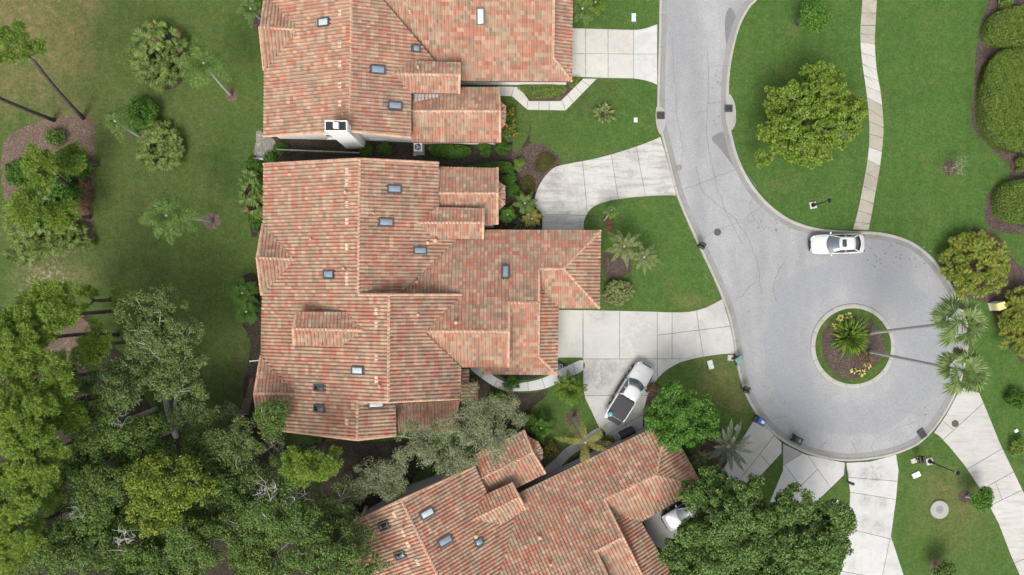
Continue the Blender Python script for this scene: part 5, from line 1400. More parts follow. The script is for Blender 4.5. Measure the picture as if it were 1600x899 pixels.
def tree(u, v, rpx, h, kind, label, cat='tree', group=None, ry=None, base=None, seed=0, dens=1.0, name=None, zr=0.55, frac=0.9, hang=None):
    """u,v,rpx: crown as seen in the photograph; h: height of the crown's middle; base: pixel where the trunk meets the ground"""
    k = KINDS[kind]; r = np.random.default_rng(1000 + seed)
    c = P(u, v, h); s = (H - h) / F
    Rx, Ry = rpx * s * 1.06, (ry or rpx) * s * 1.06; Rz = min(Rx, Ry) * zr
    Rz = min(Rz, h * 0.62)
    b = P(*base) if base else Vector((c.x + r.normal(0, 0.2), c.y + r.normal(0, 0.2), 0))
    o = tag(empty(name or 'tree', (b.x, b.y, 0)), label, cat, group)
    n = int(k['n'] * dens * max(0.25, (Rx * Ry) / 12.0))
    if k.get('lobe') and Rx > 1.6:
        lr = k['lobe'] * min(1.0, Rx / 2.6)
        nlb = max(7, int(2.1 * Rx * Ry / (lr * lr)))
        LB = clusters(r, max(0.3, Rx - lr * 0.55), max(0.3, Ry - lr * 0.55), Rz * 0.9, nlb, 0.12, -0.2)
        d = unit(r.normal(size=(n, 3)) + np.array((0, 0, 0.55))); q = r.integers(0, len(LB), n)
        C = LB[q] + d * (lr * r.uniform(0.75, 1.2, len(LB))[q] * r.uniform(0.65, 1.05, n))[:, None] * np.array((1, 1, 0.8))
    else:
        C = clusters(r, Rx * 0.9, Ry * 0.9, Rz, n)
    C = C + np.array((c.x - b.x, c.y - b.y, h))
    fork = np.array(((c.x - b.x) * 0.75, (c.y - b.y) * 0.75, max(0.6, h - Rz * 0.9)))
    mb = limbs(r, MB(), (0, 0, -0.05), fork, C, k['r0'] * max(0.6, min(1.6, Rx / 3)), frac)
    mb.build('trunk', M[k['bark']], o, True)
    Q = foliage(r, C, k['cr'], k['nl'], k['L'], k['W'], k['flat'])
    link('crown', quads_me('crown', Q), M[k['leaf']], o)
    return o
# needles
def needles(r, C, cr, nl, L, Wd, up=0.5):
    n = len(C); N = n * nl
    c = np.repeat(C, nl, 0)
    d = unit(r.normal(size=(N, 3)) * np.array((1, 1, 0.6)) + np.array((0, 0, up)))
    R0 = np.repeat(cr * r.uniform(0.75, 1.25, n), nl)[:, None]
    s = c + d * R0 * r.uniform(0.0, 0.55, (N, 1)); e = c + d * R0 * r.uniform(0.75, 1.1, (N, 1)); e[:, 2] -= 0.1 * R0[:, 0]
    b = unit(np.cross(d, np.array((0, 0, 1.0)) + r.normal(size=(N, 3)) * 0.35)) * Wd * 0.5
    m = (s + e) / 2
    return np.stack([s, m + b, e, m - b], 1)
def pine(u, v, rpx, h, label, base=None, seed=0, ntuft=16, group='bright green pines', puff=0.62, ry=None):
    r = np.random.default_rng(2000 + seed)
    c = P(u, v, h); s = (H - h) / F; Rr = rpx * s; Ryy = (ry or rpx) * s
    b = P(*base) if base else Vector((c.x + r.normal(0, .3), c.y + r.normal(0, .3), 0))
    o = tag(empty('pine_tree', (b.x, b.y, 0)), label, 'pine tree', group)
    T = clusters(r, Rr * 0.95, Ryy * 0.95, min(2.2, Rr * 0.6), int(ntuft * 1.45), 0.25, -0.5, 0.2) + np.array((c.x - b.x, c.y - b.y, h))
    mb = MB(); fork = np.array(((c.x - b.x) * 0.9, (c.y - b.y) * 0.9, h - 1.6))
    limbs(r, mb, (0, 0, -0.05), fork, T, 0.17, 1.0, 0.05, 0.025)
    mb.build('trunk', M['bark_dark'], o, True)
    sub = []
    for t in T:
        m_ = 8; d = unit(r.normal(size=(m_, 3))); d[:, 2] = np.abs(d[:, 2]) * 0.6
        sub.append(t + d * puff * r.uniform(0.45, 1.15, (m_, 1)))
    Q = needles(r, np.concatenate(sub), 0.40, 62, 0.3, 0.055, 0.35)
    link('crown', quads_me('crown', Q), M['leaf_pine'], o)
    return o
# fronds
def frond(r, L, az, el, droop, nl, ll, wd, vee=0.35, curl=0.0, bare=0.12):
    """pinnate frond: rachis arching from the crown, leaflets both sides -> (quads, rachis points)"""
    n = 10
    t = np.linspace(0, 1, n)
    x = L * t * math.cos(el); z = L * (t * math.sin(el) - droop * t ** 2)
    y = curl * L * t ** 2
    ca, sa = math.cos(az), math.sin(az)
    rp = np.stack([x * ca - y * sa, x * sa + y * ca, z], 1)
    tt = np.linspace(bare, 0.99, nl)
    base = np.stack([np.interp(tt, t, rp[:, i]) for i in range(3)], 1)
    tan = unit(np.gradient(rp, axis=0)); tb = unit(np.stack([np.interp(tt, t, tan[:, i]) for i in range(3)], 1))
    side = unit(np.cross(tb, np.array((0, 0, 1.0))))
    out = []
    for sgn in (-1, 1):
        ln = ll * np.sin(np.clip(tt * 0.92 + 0.13, 0, 1) * math.pi) ** 0.6 * r.uniform(0.8, 1.15, nl)
        d = unit(side * sgn + tb * 0.55 + np.array((0, 0, 1.0)) * vee + r.normal(0, 0.12, (nl, 3)))
        tip = base + d * ln[:, None]; tip[:, 2] -= 0.28 * ln
        w = tb * wd * 0.5
        md = base + d * ln[:, None] * 0.45
        out.append(np.stack([base, md + w, tip, md - w], 1))
    return np.concatenate(out), rp
def palm(u, v, h, nf, L, label, kind='leaf_palm', base=None, seed=0, cat='palm tree', group=None, droop=0.55, el=(0.1, 1.1), nl=34, ll=0.62, wd=0.055, r0=0.13, name='palm_tree', dead=0, trunk='bark_palm', vee=0.25, skew=None):
    r = np.random.default_rng(3000 + seed)
    c = P(u, v, h); b = P(*base) if base else Vector((c.x, c.y, 0))
    o = tag(empty(name, (b.x, b.y, 0)), label, cat, group)
    top = np.array((c.x - b.x, c.y - b.y, h))
    if h > 0.5:
        tr = bez(np.array((0, 0, -0.05)), np.array((top[0] * 0.35, top[1] * 0.35, h * 0.55)), top, 12)
        mb = MB(); mb.tube(tr, [r0 * (1.35 if i == 0 else 1.0 + 0.05 * (i % 2)) * (1 - 0.025 * i) for i in range(12)], 10)
        mb.tube([tuple(top + np.array((0, 0, -0.15))), tuple(top + np.array((0, 0, 0.15))), tuple(top + np.array((0, 0, 0.35)))], [r0 * 0.9, r0 * 1.1, r0 * 0.4], 8)
        mb.build('trunk', M[trunk], o, True)
    for i in range(nf):
        az = i * 2.399 + r.normal(0, 0.15); f = i / max(1, nf - 1)
        e = el[0] + (el[1] - el[0]) * f + r.normal(0, 0.08)
        LL = L * r.uniform(0.85, 1.1)
        q, rp = frond(r, LL, az, e, droop * r.uniform(0.8, 1.2), nl, ll, wd, vee, r.normal(0, 0.08))
        sd = np.cross(unit(np.gradient(rp, axis=0)), np.array((0, 0, 1.0))) * np.linspace(0.035, 0.01, len(rp))[:, None]
        st = np.stack([rp[:-1] - sd[:-1], rp[1:] - sd[1:], rp[1:] + sd[1:], rp[:-1] + sd[:-1]], 1)
        q = np.concatenate([q, st]) + top + np.array((0, 0, 0.1))
        fo = link('frond', quads_me('frond', q), M['leaf_dead'] if i < dead else M[kind], o)
        if i < dead: fo['label'] = 'brown dead frond'
    return o
def fan(r, org, az, el, stalk, rad, nb=18, spread=2.4, wd=0.1):
    """fan leaf: stalk end and blades radiating from it"""
    d = np.array((math.cos(el) * math.cos(az), math.cos(el) * math.sin(az), math.sin(el)))
    hub = org + d * stalk - np.array((0, 0, 0.12 * stalk * stalk))
    d2 = unit(d - np.array((0, 0, 0.35))); s = unit(np.cross(d2, np.array((0, 0, 1.0)))); up = np.cross(s, d2)
    th = np.linspace(-spread / 2, spread / 2, nb) + r.normal(0, 0.03, nb)
    bd = np.cos(th)[:, None] * d2 + np.sin(th)[:, None] * s + up * 0.12 * np.abs(np.sin(th))[:, None]
    ln = rad * (0.75 + 0.25 * np.cos(th)) * r.uniform(0.85, 1.1, nb)
    tip = hub + bd * ln[:, None]; tip[:, 2] -= 0.22 * ln
    md = hub + bd * ln[:, None] * 0.55
    w = np.cross(bd, up) * wd * 0.5
    return np.stack([np.repeat(hub[None], nb, 0), md + w, tip, md - w], 1), hub
def palmetto(u, v, rpx, label, h=1.3, n=70, kind='leaf_palmetto', rad=0.62, seed=0, group='saw palmetto clumps', ry=None, name='palmetto_clump', cat='palmetto', nb=14, dead=0.03):
    r = np.random.default_rng(4000 + seed)
    c = P(u, v, h * 0.6); o = tag(empty(name, (c.x, c.y, 0)), label, cat, group)
    s = (H - h) / F; Rx, Ry = rpx * s, (ry or rpx) * s
    Q, Qd, st = [], [], MB()
    for i in range(n):
        a = r.uniform(0, 6.283); q = r.uniform(0, 1) ** 0.55 * 0.85
        x, y = q * Rx * math.cos(a), q * Ry * math.sin(a)
        hh = h * (1 - 0.55 * q * q) * r.uniform(0.6, 1.0)
        az = a + r.normal(0, 0.9); el = r.uniform(0.2, 1.2)
        bl, hub = fan(r, np.array((x, y, hh)), az, el, 0.25, rad * r.uniform(0.75, 1.2), nb, 2.8, 0.085)
        (Qd if r.random() < dead else Q).append(bl)
        st.tube([(x * 0.75, y * 0.75, 0), (x * 0.95, y * 0.95, hh * 0.6), tuple(hub)], [0.03, 0.02, 0.014], 4)
    link('fan_leaf', quads_me('fan_leaf', np.concatenate(Q)), M[kind], o)['kind'] = 'stuff'
    if Qd: tag(link('dead_leaf', quads_me('dead_leaf', np.concatenate(Qd)), M['leaf_dead'], o), 'brown dead fan leaves', kind='stuff')
    st.build('stem', M['bark_dark'], o)
    return o
def fan_palm(u, v, h, base, label, seed=0, n=21, rad=1.05, skew=0.0):
    r = np.random.default_rng(5000 + seed)
    c = P(u, v, h); b = P(*base); b.z = 0.16
    o = tag(empty('fan_palm', (b.x, b.y, 0.15)), label, 'palm tree', 'tall fan palms of the traffic island')
    top = np.array((c.x - b.x, c.y - b.y, h - 0.16))
    tr = bez(np.array((0, 0, -0.05)), np.array((top[0] * 0.12, top[1] * 0.5, h * 0.5)), top, 16)
    MB().tube(tr, [0.21 if i == 0 else 0.145 - 0.003 * i + 0.006 * (i % 2) for i in range(16)], 12).build('trunk', M['bark_palm'], o, True)
    Q, Qd, st = [], [], MB()
    for i in range(n):
        az = i * 2.399 + r.normal(0, 0.2); f = i / (n - 1); el = -0.55 + 1.75 * f + r.normal(0, 0.1)
        stk = 1.0 * r.uniform(0.8, 1.2)
        bl, hub = fan(r, top, az, el, stk, rad * r.uniform(0.85, 1.15), 22, 2.7, 0.12)
        mp = (top + hub) / 2 + np.array((0, 0, 0.08)); sd = unit(np.cross(hub - top, np.array((0, 0, 1.0)))) * 0.03
        sq = np.stack([np.stack([top - sd, mp - sd, mp + sd, top + sd]), np.stack([mp - sd, hub - sd * .5, hub + sd * .5, mp + sd])])
        fo = link('fan_leaf', quads_me('fan_leaf', np.concatenate([bl, sq])), M['leaf_dead'] if i < 4 else M['leaf_fan'], o)
        if i < 4: fo['label'] = 'brown dead fan leaf'
def strap(r, n, L, wd, el=(0.15, 1.35), droop=0.35, org=(0, 0, 0), rad=0.0):
    """arching strap leaves, three segments each"""
    Q = []
    az = r.uniform(0, 6.283, n); e = r.uniform(el[0], el[1], n); LL = L * r.uniform(0.7, 1.15, n)
    ox, oy = rad * np.cos(az) * r.uniform(0, 1, n), rad * np.sin(az) * r.uniform(0, 1, n)
    def pt(t): 
        d = LL * t * np.cos(e)
        return np.stack([org[0] + ox + d * np.cos(az), org[1] + oy + d * np.sin(az), org[2] + LL * (t * np.sin(e) - droop * t * t)], 1)
    sd = np.stack([-np.sin(az), np.cos(az), np.zeros(n)], 1) * wd * 0.5
    ts, ws = (0, .33, .68, 1.0), (0.6, 1.0, 0.8, 0.06)
    ps = [np.maximum(pt(t), np.array((-99, -99, 0.02))) for t in ts]
    for k in range(3): Q.append(np.stack([ps[k] - sd * ws[k], ps[k] + sd * ws[k], ps[k + 1] + sd * ws[k + 1], ps[k + 1] - sd * ws[k + 1]], 1))
    return np.concatenate(Q)
def tuft(u, v, label, n=120, L=1.4, wd=0.09, kind='leaf_shrub', cat='plant', name='strap_leaf_plant', seed=0, group=None, el=(0.15, 1.35), z=0.0, droop=0.35, rad=0.15):
    r = np.random.default_rng(6000 + seed); c = P(u, v, z)
    o = tag(empty(name, (c.x, c.y, z)), label, cat, group)
    link('leaf_rosette', quads_me('leaf_rosette', strap(r, n, L, wd, el, droop, (0, 0, 0.05), rad)), M[kind], o)
    MB().lathe([(0.16 + rad * 0.5, -0.02), (0.14 + rad * 0.4, 0.15), (0.05, 0.3)], 10).build('stem', M['bark_dark'], o)
    return o
def clump(u, v, rpx, label, n=60, h=1.9, L=1.2, kind='leaf_gold', seed=0, ry=None, group=None, cat='cane palm', name='cane_clump'):
    """clump of many arching pinnate/strap shoots"""
    r = np.random.default_rng(7000 + seed); c = P(u, v, h * 0.5); s = (H - h) / F; Rx, Ry = rpx * s, (ry or rpx) * s
    o = tag(empty(name, (c.x, c.y, 0)), label, cat, group); Q = []; st = MB()
    for i in range(n):
        a = r.uniform(0, 6.283); q = r.uniform(0, 1) ** 0.5 * 0.85; x, y = q * Rx * math.cos(a), q * Ry * math.sin(a); hh = h * (1 - 0.5 * q * q) * r.uniform(0.65, 1)
        qd, rp = frond(r, L * r.uniform(0.7, 1.15), a + r.normal(0, 0.8), r.uniform(0.3, 1.1), 0.55, 13, 0.5, 0.11, 0.3)
        Q.append(qd + np.array((x, y, hh)))
        st.tube([(x * 0.7, y * 0.7, 0), (x, y, hh)], [0.03, 0.015], 4)
    link('cane_leaf', quads_me('cane_leaf', np.concatenate(Q)), M[kind], o)
    st.build('cane', M['leaf_yellowpalm'], o)
    return o
def shrub(u, v, rpx, label, h=0.9, kind='leaf_shrub', seed=0, ry=None, group=None, cat='shrub', name='shrub', dens=1.0, L=0.13, flowers=None):
    r = np.random.default_rng(8000 + seed); c = P(u, v, h * 0.6); s = (H - h) / F; Rx, Ry = rpx * s, (ry or rpx) * s
    o = tag(empty(name, (c.x, c.y, 0)), label, cat, group)
    n = max(10, int(34 * dens * max(0.5, Rx * Ry))); n = min(n, 160)
    C = clusters(r, Rx * 0.85, Ry * 0.85, h * 0.42, n, 0.3, -0.2, 0.1) + np.array((0, 0, h * 0.5))
    mb = MB()
    for c_ in C[:min(len(C), 26)]: mb.tube(bez(np.array((c_[0] * .15, c_[1] * .15, -.03)), np.array((c_[0] * .6, c_[1] * .6, h * .25)), c_, 4), [.025, .02, .014, .008], 5)
    mb.build('stem', M['bark_dark'], o)
    link('foliage', quads_me('foliage', foliage(r, C, 0.26, 60, L, L * 0.55, 0.75)), M[kind], o)
    if flowers:
        k = r.integers(0, len(C), 14); fp = C[k] + np.array((0, 0, 0.22)) + r.normal(0, 0.1, (14, 3))
        link('flower', quads_me('flower', foliage(r, fp, 0.07, 9, 0.1, 0.07, 0.6)), M[flowers], o)
    return o
def hedge(px, h, label, kind='leaf_hedge', seed=0, group=None, dens=75, name='hedge', cat='hedge', smooth=True, L=0.13):
    r = np.random.default_rng(9000 + seed)
    pts = smooth_curve(px, True, 4) if smooth else px
    W = [(P(u, v, h).x, P(u, v, h).y) for u, v in pts]; W = ccw(W)
    cx_, cy_ = np.mean([w[0] for w in W]), np.mean([w[1] for w in W])
    W = [(w[0] - cx_, w[1] - cy_) for w in W]
    o = tag(empty(name, (cx_, cy_, 0)), label, cat, group)
    mb = MB(); inner = offset_poly(W, 0.22); mb.prism([tuple(w) for w in inner], 0.0, h * 0.6); mb.build('stem', M['bark_dark'], o)
    xs = [w[0] for w in W]; ys = [w[1] for w in W]
    A = abs(area2(W)) / 2; N = int(A * dens * 7.5)
    cand = np.stack([r.uniform(min(xs), max(xs), N * 3), r.uniform(min(ys), max(ys), N * 3)], 1)
    Wa = np.array(W); a, b = Wa, np.roll(Wa, -1, 0)
    ins = np.zeros(len(cand), bool)
    for (x1, y1), (x2, y2) in zip(a, b):
        if y1 == y2: continue
        cr = ((y1 > cand[:, 1]) != (y2 > cand[:, 1])) & (cand[:, 0] < (x2 - x1) * (cand[:, 1] - y1) / (y2 - y1) + x1); ins ^= cr
    top = cand[ins][:N]
    dmin = np.full(len(top), 9.0)
    for p_, q_ in zip(a, b):
        e = q_ - p_; t = np.clip(((top - p_) @ e) / max(1e-9, e @ e), 0, 1); dmin = np.minimum(dmin, np.linalg.norm(top - (p_ + t[:, None] * e), axis=1))
    z = h * (0.55 + 0.45 * np.clip(dmin / 0.5, 0, 1) ** 0.5) + 0.10 * np.sin(top[:, 0] * 2.7 + np.sin(top[:, 1] * 1.3)) * np.cos(top[:, 1] * 3.1) + 0.06 * np.sin(top[:, 0] * 7.1 + 2 * top[:, 1]) + 0.12 * np.sin(top[:, 0] * 1.1 + 1.7) * np.sin(top[:, 1] * 0.9) + r.normal(0, 0.09, len(top))
    pt = np.column_stack([top, z]); nr = unit(np.array((0, 0, 1.0)) + r.normal(size=(len(top), 3)) * 0.55)
    Q = [leaf_quads(r, pt, nr, L, L * 0.65)]
    per = sum(np.linalg.norm(q_ - p_) for p_, q_ in zip(a, b)); ns = int(per * h * dens * 1.4)
    k = r.integers(0, len(a), ns); t = r.uniform(0, 1, ns)[:, None]; sp = a[k] * (1 - t) + b[k] * t
    zz = r.uniform(0.02, 0.62, ns) * h; nn = unit(np.column_stack([sp, np.full(ns, 0.4)]) + r.normal(size=(ns, 3)) * 0.5)
    Q.append(leaf_quads(r, np.column_stack([sp * 0.985, zz]), nn, L, L * 0.55))
    link('foliage', quads_me('foliage', np.concatenate(Q)), M[kind], o)
    return o

# ---- the wood behind the duplex: pines
PL = 'bright green pine among the pines at the edge of the wood'
for i, (u, v, r_, h, n) in enumerate([(72, 492, 50, 12, 26), (25, 535, 46, 13, 22), (66, 592, 52, 13, 26), (30, 650, 56, 14, 28), (92, 640, 40, 11, 20), (58, 712, 50, 13, 26), (14, 768, 46, 13, 22), (62, 768, 32, 9, 12), (24, 838, 44, 12, 22)]):
    pine(u, v, r_, h, PL, seed=i, ntuft=n, group='pines at the edge of the wood')
pine(148, 540, 28, 9, 'small bright pine beside the pinkish leaf litter', seed=20, ntuft=10)
pine(200, 478, 26, 5, 'low thin pine sapling in the grass above the wood', seed=21, ntuft=7, puff=0.45)
pine(130, 470, 22, 4, 'low sparse pine sapling beside the sandy patch', seed=27, ntuft=5, puff=0.4)
pine(490, 728, 46, 10, 'bright pine with bare grey limbs below the duplex corner', base=(505, 690), seed=22, ntuft=13, ry=24)
pine(30, 72, 32, 12, 'leaning pine with a long bare trunk over the dry grass', base=(130, 185), seed=23, ntuft=7, puff=0.5)
pine(-60, 128, 40, 14, 'pine with a thin trunk reaching out of the litter bed', base=(84, 188), seed=24, ntuft=9)
pine(64, 262, 26, 7, 'pine spreading over the litter bed shrubs with its trunk showing', base=(112, 296), seed=25, ntuft=12)
pine(42, 325, 25, 7, 'pine with a pale split trunk over the litter bed', base=(75, 345), seed=26, ntuft=12)
pine(112, 248, 18, 4, 'young pine beside the showing trunk in the litter bed', seed=29, ntuft=8)
pine(98, 338, 22, 4, 'low bushy pine in the middle of the litter bed', seed=28, ntuft=11)
# ---- oaks and other broadleaf trees
OG = 'grey green oaks of the wood'
OL = 'grey green oak crowded into the wood'
tree(250, 515, 66, 8, 'oak', 'tall grey green oak with a pale leaning trunk at the lawn edge', base=(275, 682), seed=1, ry=62, dens=0.85)
tree(285, 585, 46, 7, 'oak', OL, group=OG, base=(272, 660), seed=2, dens=0.85)
tree(195, 600, 52, 8, 'oak', OL, group=OG, seed=3, dens=0.85)
tree(165, 665, 52, 8, 'oakdark', 'dark oak beside the pines of the wood', group='dark oaks of the wood', seed=4, dens=0.85)
tree(230, 690, 50, 6, 'oakdark', 'dark oak beside the pale fallen limb', group='dark oaks of the wood', seed=5, dens=0.8)
tree(255, 768, 62, 9, 'yellow', 'yellow green tree standing out in the middle of the wood', seed=6)
for i, (u, v, r_, h, ry) in enumerate([(150, 770, 60, 8, 50), (110, 850, 62, 8, 55), (215, 865, 58, 7, 45), (320, 855, 60, 8, 48), (345, 770, 48, 6, 42), (440, 800, 62, 9, 50), (500, 865, 60, 9, 42), (410, 880, 50, 7, 30), (180, 930, 60, 8, 40), (340, 945, 70, 8, 45)]):
    tree(u, v, r_, h, 'oakdark', 'dark green oak of the closed canopy below the yellow green tree', group='closed canopy oaks', ry=ry, seed=10 + i, dens=0.85)
for i, (u, v, r_, h, ry, kd, lb) in enumerate([(120, 722, 40, 7, 36, 'oakdark', 'dark oak wedged between the pines and the yellow green tree'), (310, 715, 44, 6, 36, 'oakdark', 'dark oak filling the gap above the yellow green tree'), (85, 795, 40, 6, 36, 'oak', 'grey green oak under the lower pines'), (300, 795, 46, 6, 40, 'oakdark', 'dark oak touching the lower side of the yellow green tree'),
        (470, 745, 44, 5, 34, 'oak', 'low grey green oak under the bright pine with bare limbs'), (520, 800, 46, 6, 36, 'oak', 'grey green oak beside the wall of the askew villa'), (395, 745, 44, 5, 36, 'oak', 'grey green oak below the small pale feathery tree'), (120, 600, 36, 6, 40, 'oakdark', 'dark oak beside the pinkish leaf litter'), (215, 740, 40, 5, 34, 'oakdark', 'low dark oak at the foot of the yellow green tree'),
        (390, 810, 46, 7, 40, 'oakdark', 'dark oak with a pale trunk in the gap of the canopy'), (240, 820, 46, 6, 40, 'oakdark', 'dark oak below the yellow green tree'), (560, 890, 46, 7, 34, 'oak', 'grey green oak over the black skylight roof edge'), (60, 890, 44, 7, 34, 'oak', 'grey green oak below the last pine'), (398, 858, 46, 6, 38, 'oakdark', 'dark oak over the canopy gap beside the askew villa roof'), (300, 655, 36, 5, 30, 'oak', 'low oak at the foot of the pale leaning trunk'), (465, 715, 34, 4, 26, 'oakdark', 'low dark oak in the soil below the duplex gable'), (175, 815, 40, 6, 36, 'oakdark', 'dark oak between the two bare snags'), (280, 900, 46, 6, 32, 'oakdark', 'dark oak under the lower canopy edge')]):
    tree(u, v, r_, h, kd, lb, ry=ry, seed=80 + i, dens=0.8)
tree(360, 690, 44, 6, 'oak', 'olive green oak between the wood and the duplex corner', seed=30, ry=36, dens=0.8)
tree(424, 652, 28, 6, 'oakdark', 'small dark oak leaning over the duplex corner', seed=31, base=(428, 690), dens=0.8)
tree(425, 700, 26, 4, 'pale', 'small pale feathery tree beside the bright pine', seed=32)
tree(362, 648, 20, 3.2, 'pale', 'spindly pale tree beside the grey gravel patch', seed=33, dens=0.6)
tree(345, 720, 30, 5, 'yellow', 'small olive yellow tree below the spindly pale tree', seed=34, dens=0.7)
tree(548, 835, 48, 7, 'oak', 'oak overhanging the tiled roof of the askew villa', seed=35, ry=42, dens=0.85)
def bare_tree(u, v, h, rpx, label, base, seed):
    r = np.random.default_rng(500 + seed); c = P(u, v, h); b = P(*base); s_ = (H - h) / F
    o = tag(empty('dead_tree', (b.x, b.y, 0)), label, 'dead tree', 'bare pale snags in the wood')
    C = clusters(r, rpx * s_, rpx * s_ * 0.8, 1.2, 12, 0.4, -0.3) + np.array((c.x - b.x, c.y - b.y, h))
    f = np.array(((c.x - b.x) * 0.7, (c.y - b.y) * 0.7, h * 0.7)); mb = MB(); limbs(r, mb, (0, 0, -0.05), f, C, 0.11, 1.0, 0.1, 0.02); mb.build('trunk', M['bark_snag'], o, True)
    tw = MB()
    for c_ in C:
        for k in range(4):
            e = c_ + r.normal(0, 0.35, 3); tw.tube([tuple(c_), tuple((c_ + e) / 2 + r.normal(0, 0.05, 3)), tuple(e)], [0.022, 0.015, 0.008], 4)
    tw.build('twigs', M['bark_snag'], o)
M['bark_snag'] = plain('bleached_wood', (0.46, 0.44, 0.40), 0.9, var=0.2, scale=4, spec=0.15)
bare_tree(425, 765, 9.5, 22, 'bare pale snag between the bright pine and the askew villa', (402, 790), 1)
bare_tree(455, 778, 9.0, 22, 'bare forked snag beside the low grey green oak', (430, 800), 2)
bare_tree(186, 655, 8.5, 16, 'bare snag among the oaks by the leaning trunk', (200, 660), 3)
bare_tree(195, 838, 8.5, 18, 'bare snag below the yellow green tree', (215, 825), 4)
bare_tree(128, 795, 8.5, 16, 'bare snag next to the lower pines', (150, 785), 5)
# ---- silvery trees between the two roofs
SG = 'silvery trees between the roofs'
SLs = ['silvery tree below the patio roof of the duplex', 'silvery tree touching the porch roof', 'silvery tree beside the curved front walk', 'silvery tree over the grey villa wall', 'silvery tree between the dark alley soil and the grey wall', 'silvery tree over the askew villa north wing', 'small silvery tree beside the bright pine', 'small silvery tree against the window wall of the askew villa']
for i, (u, v, r_, h, ry) in enumerate([(655, 690, 48, 6, 40), (735, 655, 50, 7, 44), (790, 640, 38, 6, 34), (700, 715, 44, 6, 34), (600, 735, 40, 5, 34), (770, 690, 44, 6.5, 36), (560, 760, 30, 5, 24), (615, 765, 30, 5, 24)]):
    tree(u, v, r_ * 0.95, h, 'olive', SLs[i], group=SG, ry=ry * 0.92, seed=40 + i, dens=0.62)
# ---- single trees
tree(1266, 186, 84, 3.4, 'round', 'round yellow green tree alone on the lawn inside the road bend', seed=60, ry=74, zr=0.6, dens=1.0)
tree(1272, 24, 21, 2.2, 'bright', 'small bushy green tree by the road bend with a mulch ring', base=(1250, 33), seed=61, dens=1.3)
tree(1064, 648, 62, 5, 'bright', 'bright green broadleaf tree shading the pickup and villa corner', seed=62, ry=56)
tree(1188, 826, 120, 8, 'ficus', 'big glossy dark green tree covering the lower driveways', seed=63, ry=94, dens=0.95)
tree(1108, 852, 72, 6.5, 'ficus', 'wide dark green tree beside the half hidden car', seed=64, ry=52)
tree(1272, 850, 60, 6.5, 'ficus', 'dark green tree leaning to the stained white driveway', seed=65, ry=60)
tree(1190, 940, 120, 7, 'ficus', 'dark green tree at the foot of the lower driveways', seed=66, ry=60, dens=0.7)
tree(1494, 260, 16, 1.4, 'pale', 'thin sapling with pale leaves in a mulch ring', base=(1484, 263), seed=67, dens=0.5)
tree(1535, 781, 15, 2.0, 'bright', 'small sapling beside the streaked driveway', base=(1509, 776), seed=68, dens=0.8)
tree(1475, 895, 14, 1.8, 'oakdark', 'small dark sapling below the round concrete cover', base=(1462, 884), seed=69, dens=0.7)
# ---- palms
palm(320, 100, 6.4, 20, 2.6, 'slender palm beside the palmetto clump on the lawn', base=(361, 149), seed=1)
palm(262, 337, 8.0, 22, 2.7, 'palm with a pale curved trunk alone on the back lawn', base=(332, 346), seed=2)
palm(182, 190, 4.4, 9, 1.9, 'thin drooping palm leaning out of the leafy shrub clump', base=(226, 218), seed=3, droop=0.9)
palm(914, 690, 8.0, 10, 2.7, 'yellowing droopy palm over the front walk', 'leaf_yellowpalm', base=(896, 652), seed=4, droop=0.7, dead=2, ll=0.36, nl=30)
palm(955, 329, 1.9, 18, 0.85, 'tiny bright green palm with a white trunk on the oval drive lawn', base=(944, 345), seed=5, nl=22, ll=0.3, r0=0.08)
palm(975, 385, 2.4, 20, 2.0, 'dusty palm beside the duplex eave', 'leaf_dusty', seed=6, ll=0.27, nl=40, group='dusty palms on the corner lawn')
palm(1006, 402, 2.2, 15, 1.7, 'smaller dusty palm on the corner lawn', 'leaf_dusty', seed=7, ll=0.26, nl=36, group='dusty palms on the corner lawn')
palm(1137, 697, 4.6, 20, 2.7, 'silver date palm leaning over the white driveway', 'leaf_grey', base=(1116, 684), seed=8, ll=0.28, nl=48, r0=0.22, droop=0.4)
palm(890, 609, 1.7, 34, 1.75, 'dense dark palm on the lawn beside the pickup driveway', 'leaf_cycad', seed=9, nl=40, ll=0.36, wd=0.06, droop=0.5, el=(0.0, 1.3))
palm(845, 668, 1.2, 26, 1.6, 'star shaped dark green palm beside the silvery trees', 'leaf_shrub', seed=10, nl=34, ll=0.36, el=(0.0, 1.2))
palm(1089, 718, 1.3, 18, 1.3, 'yellow green star palm under the villa corner', 'leaf_dusty', seed=11, nl=26, ll=0.24)
palm(1075, 690, 1.6, 16, 1.5, 'dark feathery palm under the bright broadleaf tree', 'leaf_shrub', seed=12, nl=30, ll=0.35)
palm(1105, 735, 1.2, 18, 1.3, 'green feathery palm between the villa corner and grey drive', 'leaf_shrub', seed=13, nl=30, ll=0.35)
palm(820, 318, 1.6, 22, 1.35, 'green star palm at the edge of the oval driveway', 'leaf_palm', seed=14, nl=28, ll=0.26)
palm(831, 342, 1.4, 18, 1.15, 'yellowing palm touching the oval driveway', 'leaf_yellowpalm', seed=15, nl=26, ll=0.24, dead=3)
palm(793, 336, 0.9, 26, 0.95, 'bright rosette palm beside the bay roof', 'leaf_bright', seed=16, nl=24, ll=0.3)
palm(380, 458, 1.8, 20, 1.7, 'dark feathery palm against the duplex back wall', 'leaf_shrub', seed=17, nl=30, ll=0.4)
palm(386, 487, 1.6, 20, 1.5, 'lower dark feathery palm against the duplex back wall', 'leaf_shrub', seed=18, nl=30, ll=0.4)
palm(910, 15, 1.8, 18, 1.7, 'broad green palm beside the chimney villa garage', 'leaf_palm', seed=19, nl=28, ll=0.4)
palm(930, 5, 1.5, 14, 1.4, 'smaller green palm by the first driveway', 'leaf_cycad', seed=20, nl=28, ll=0.35)
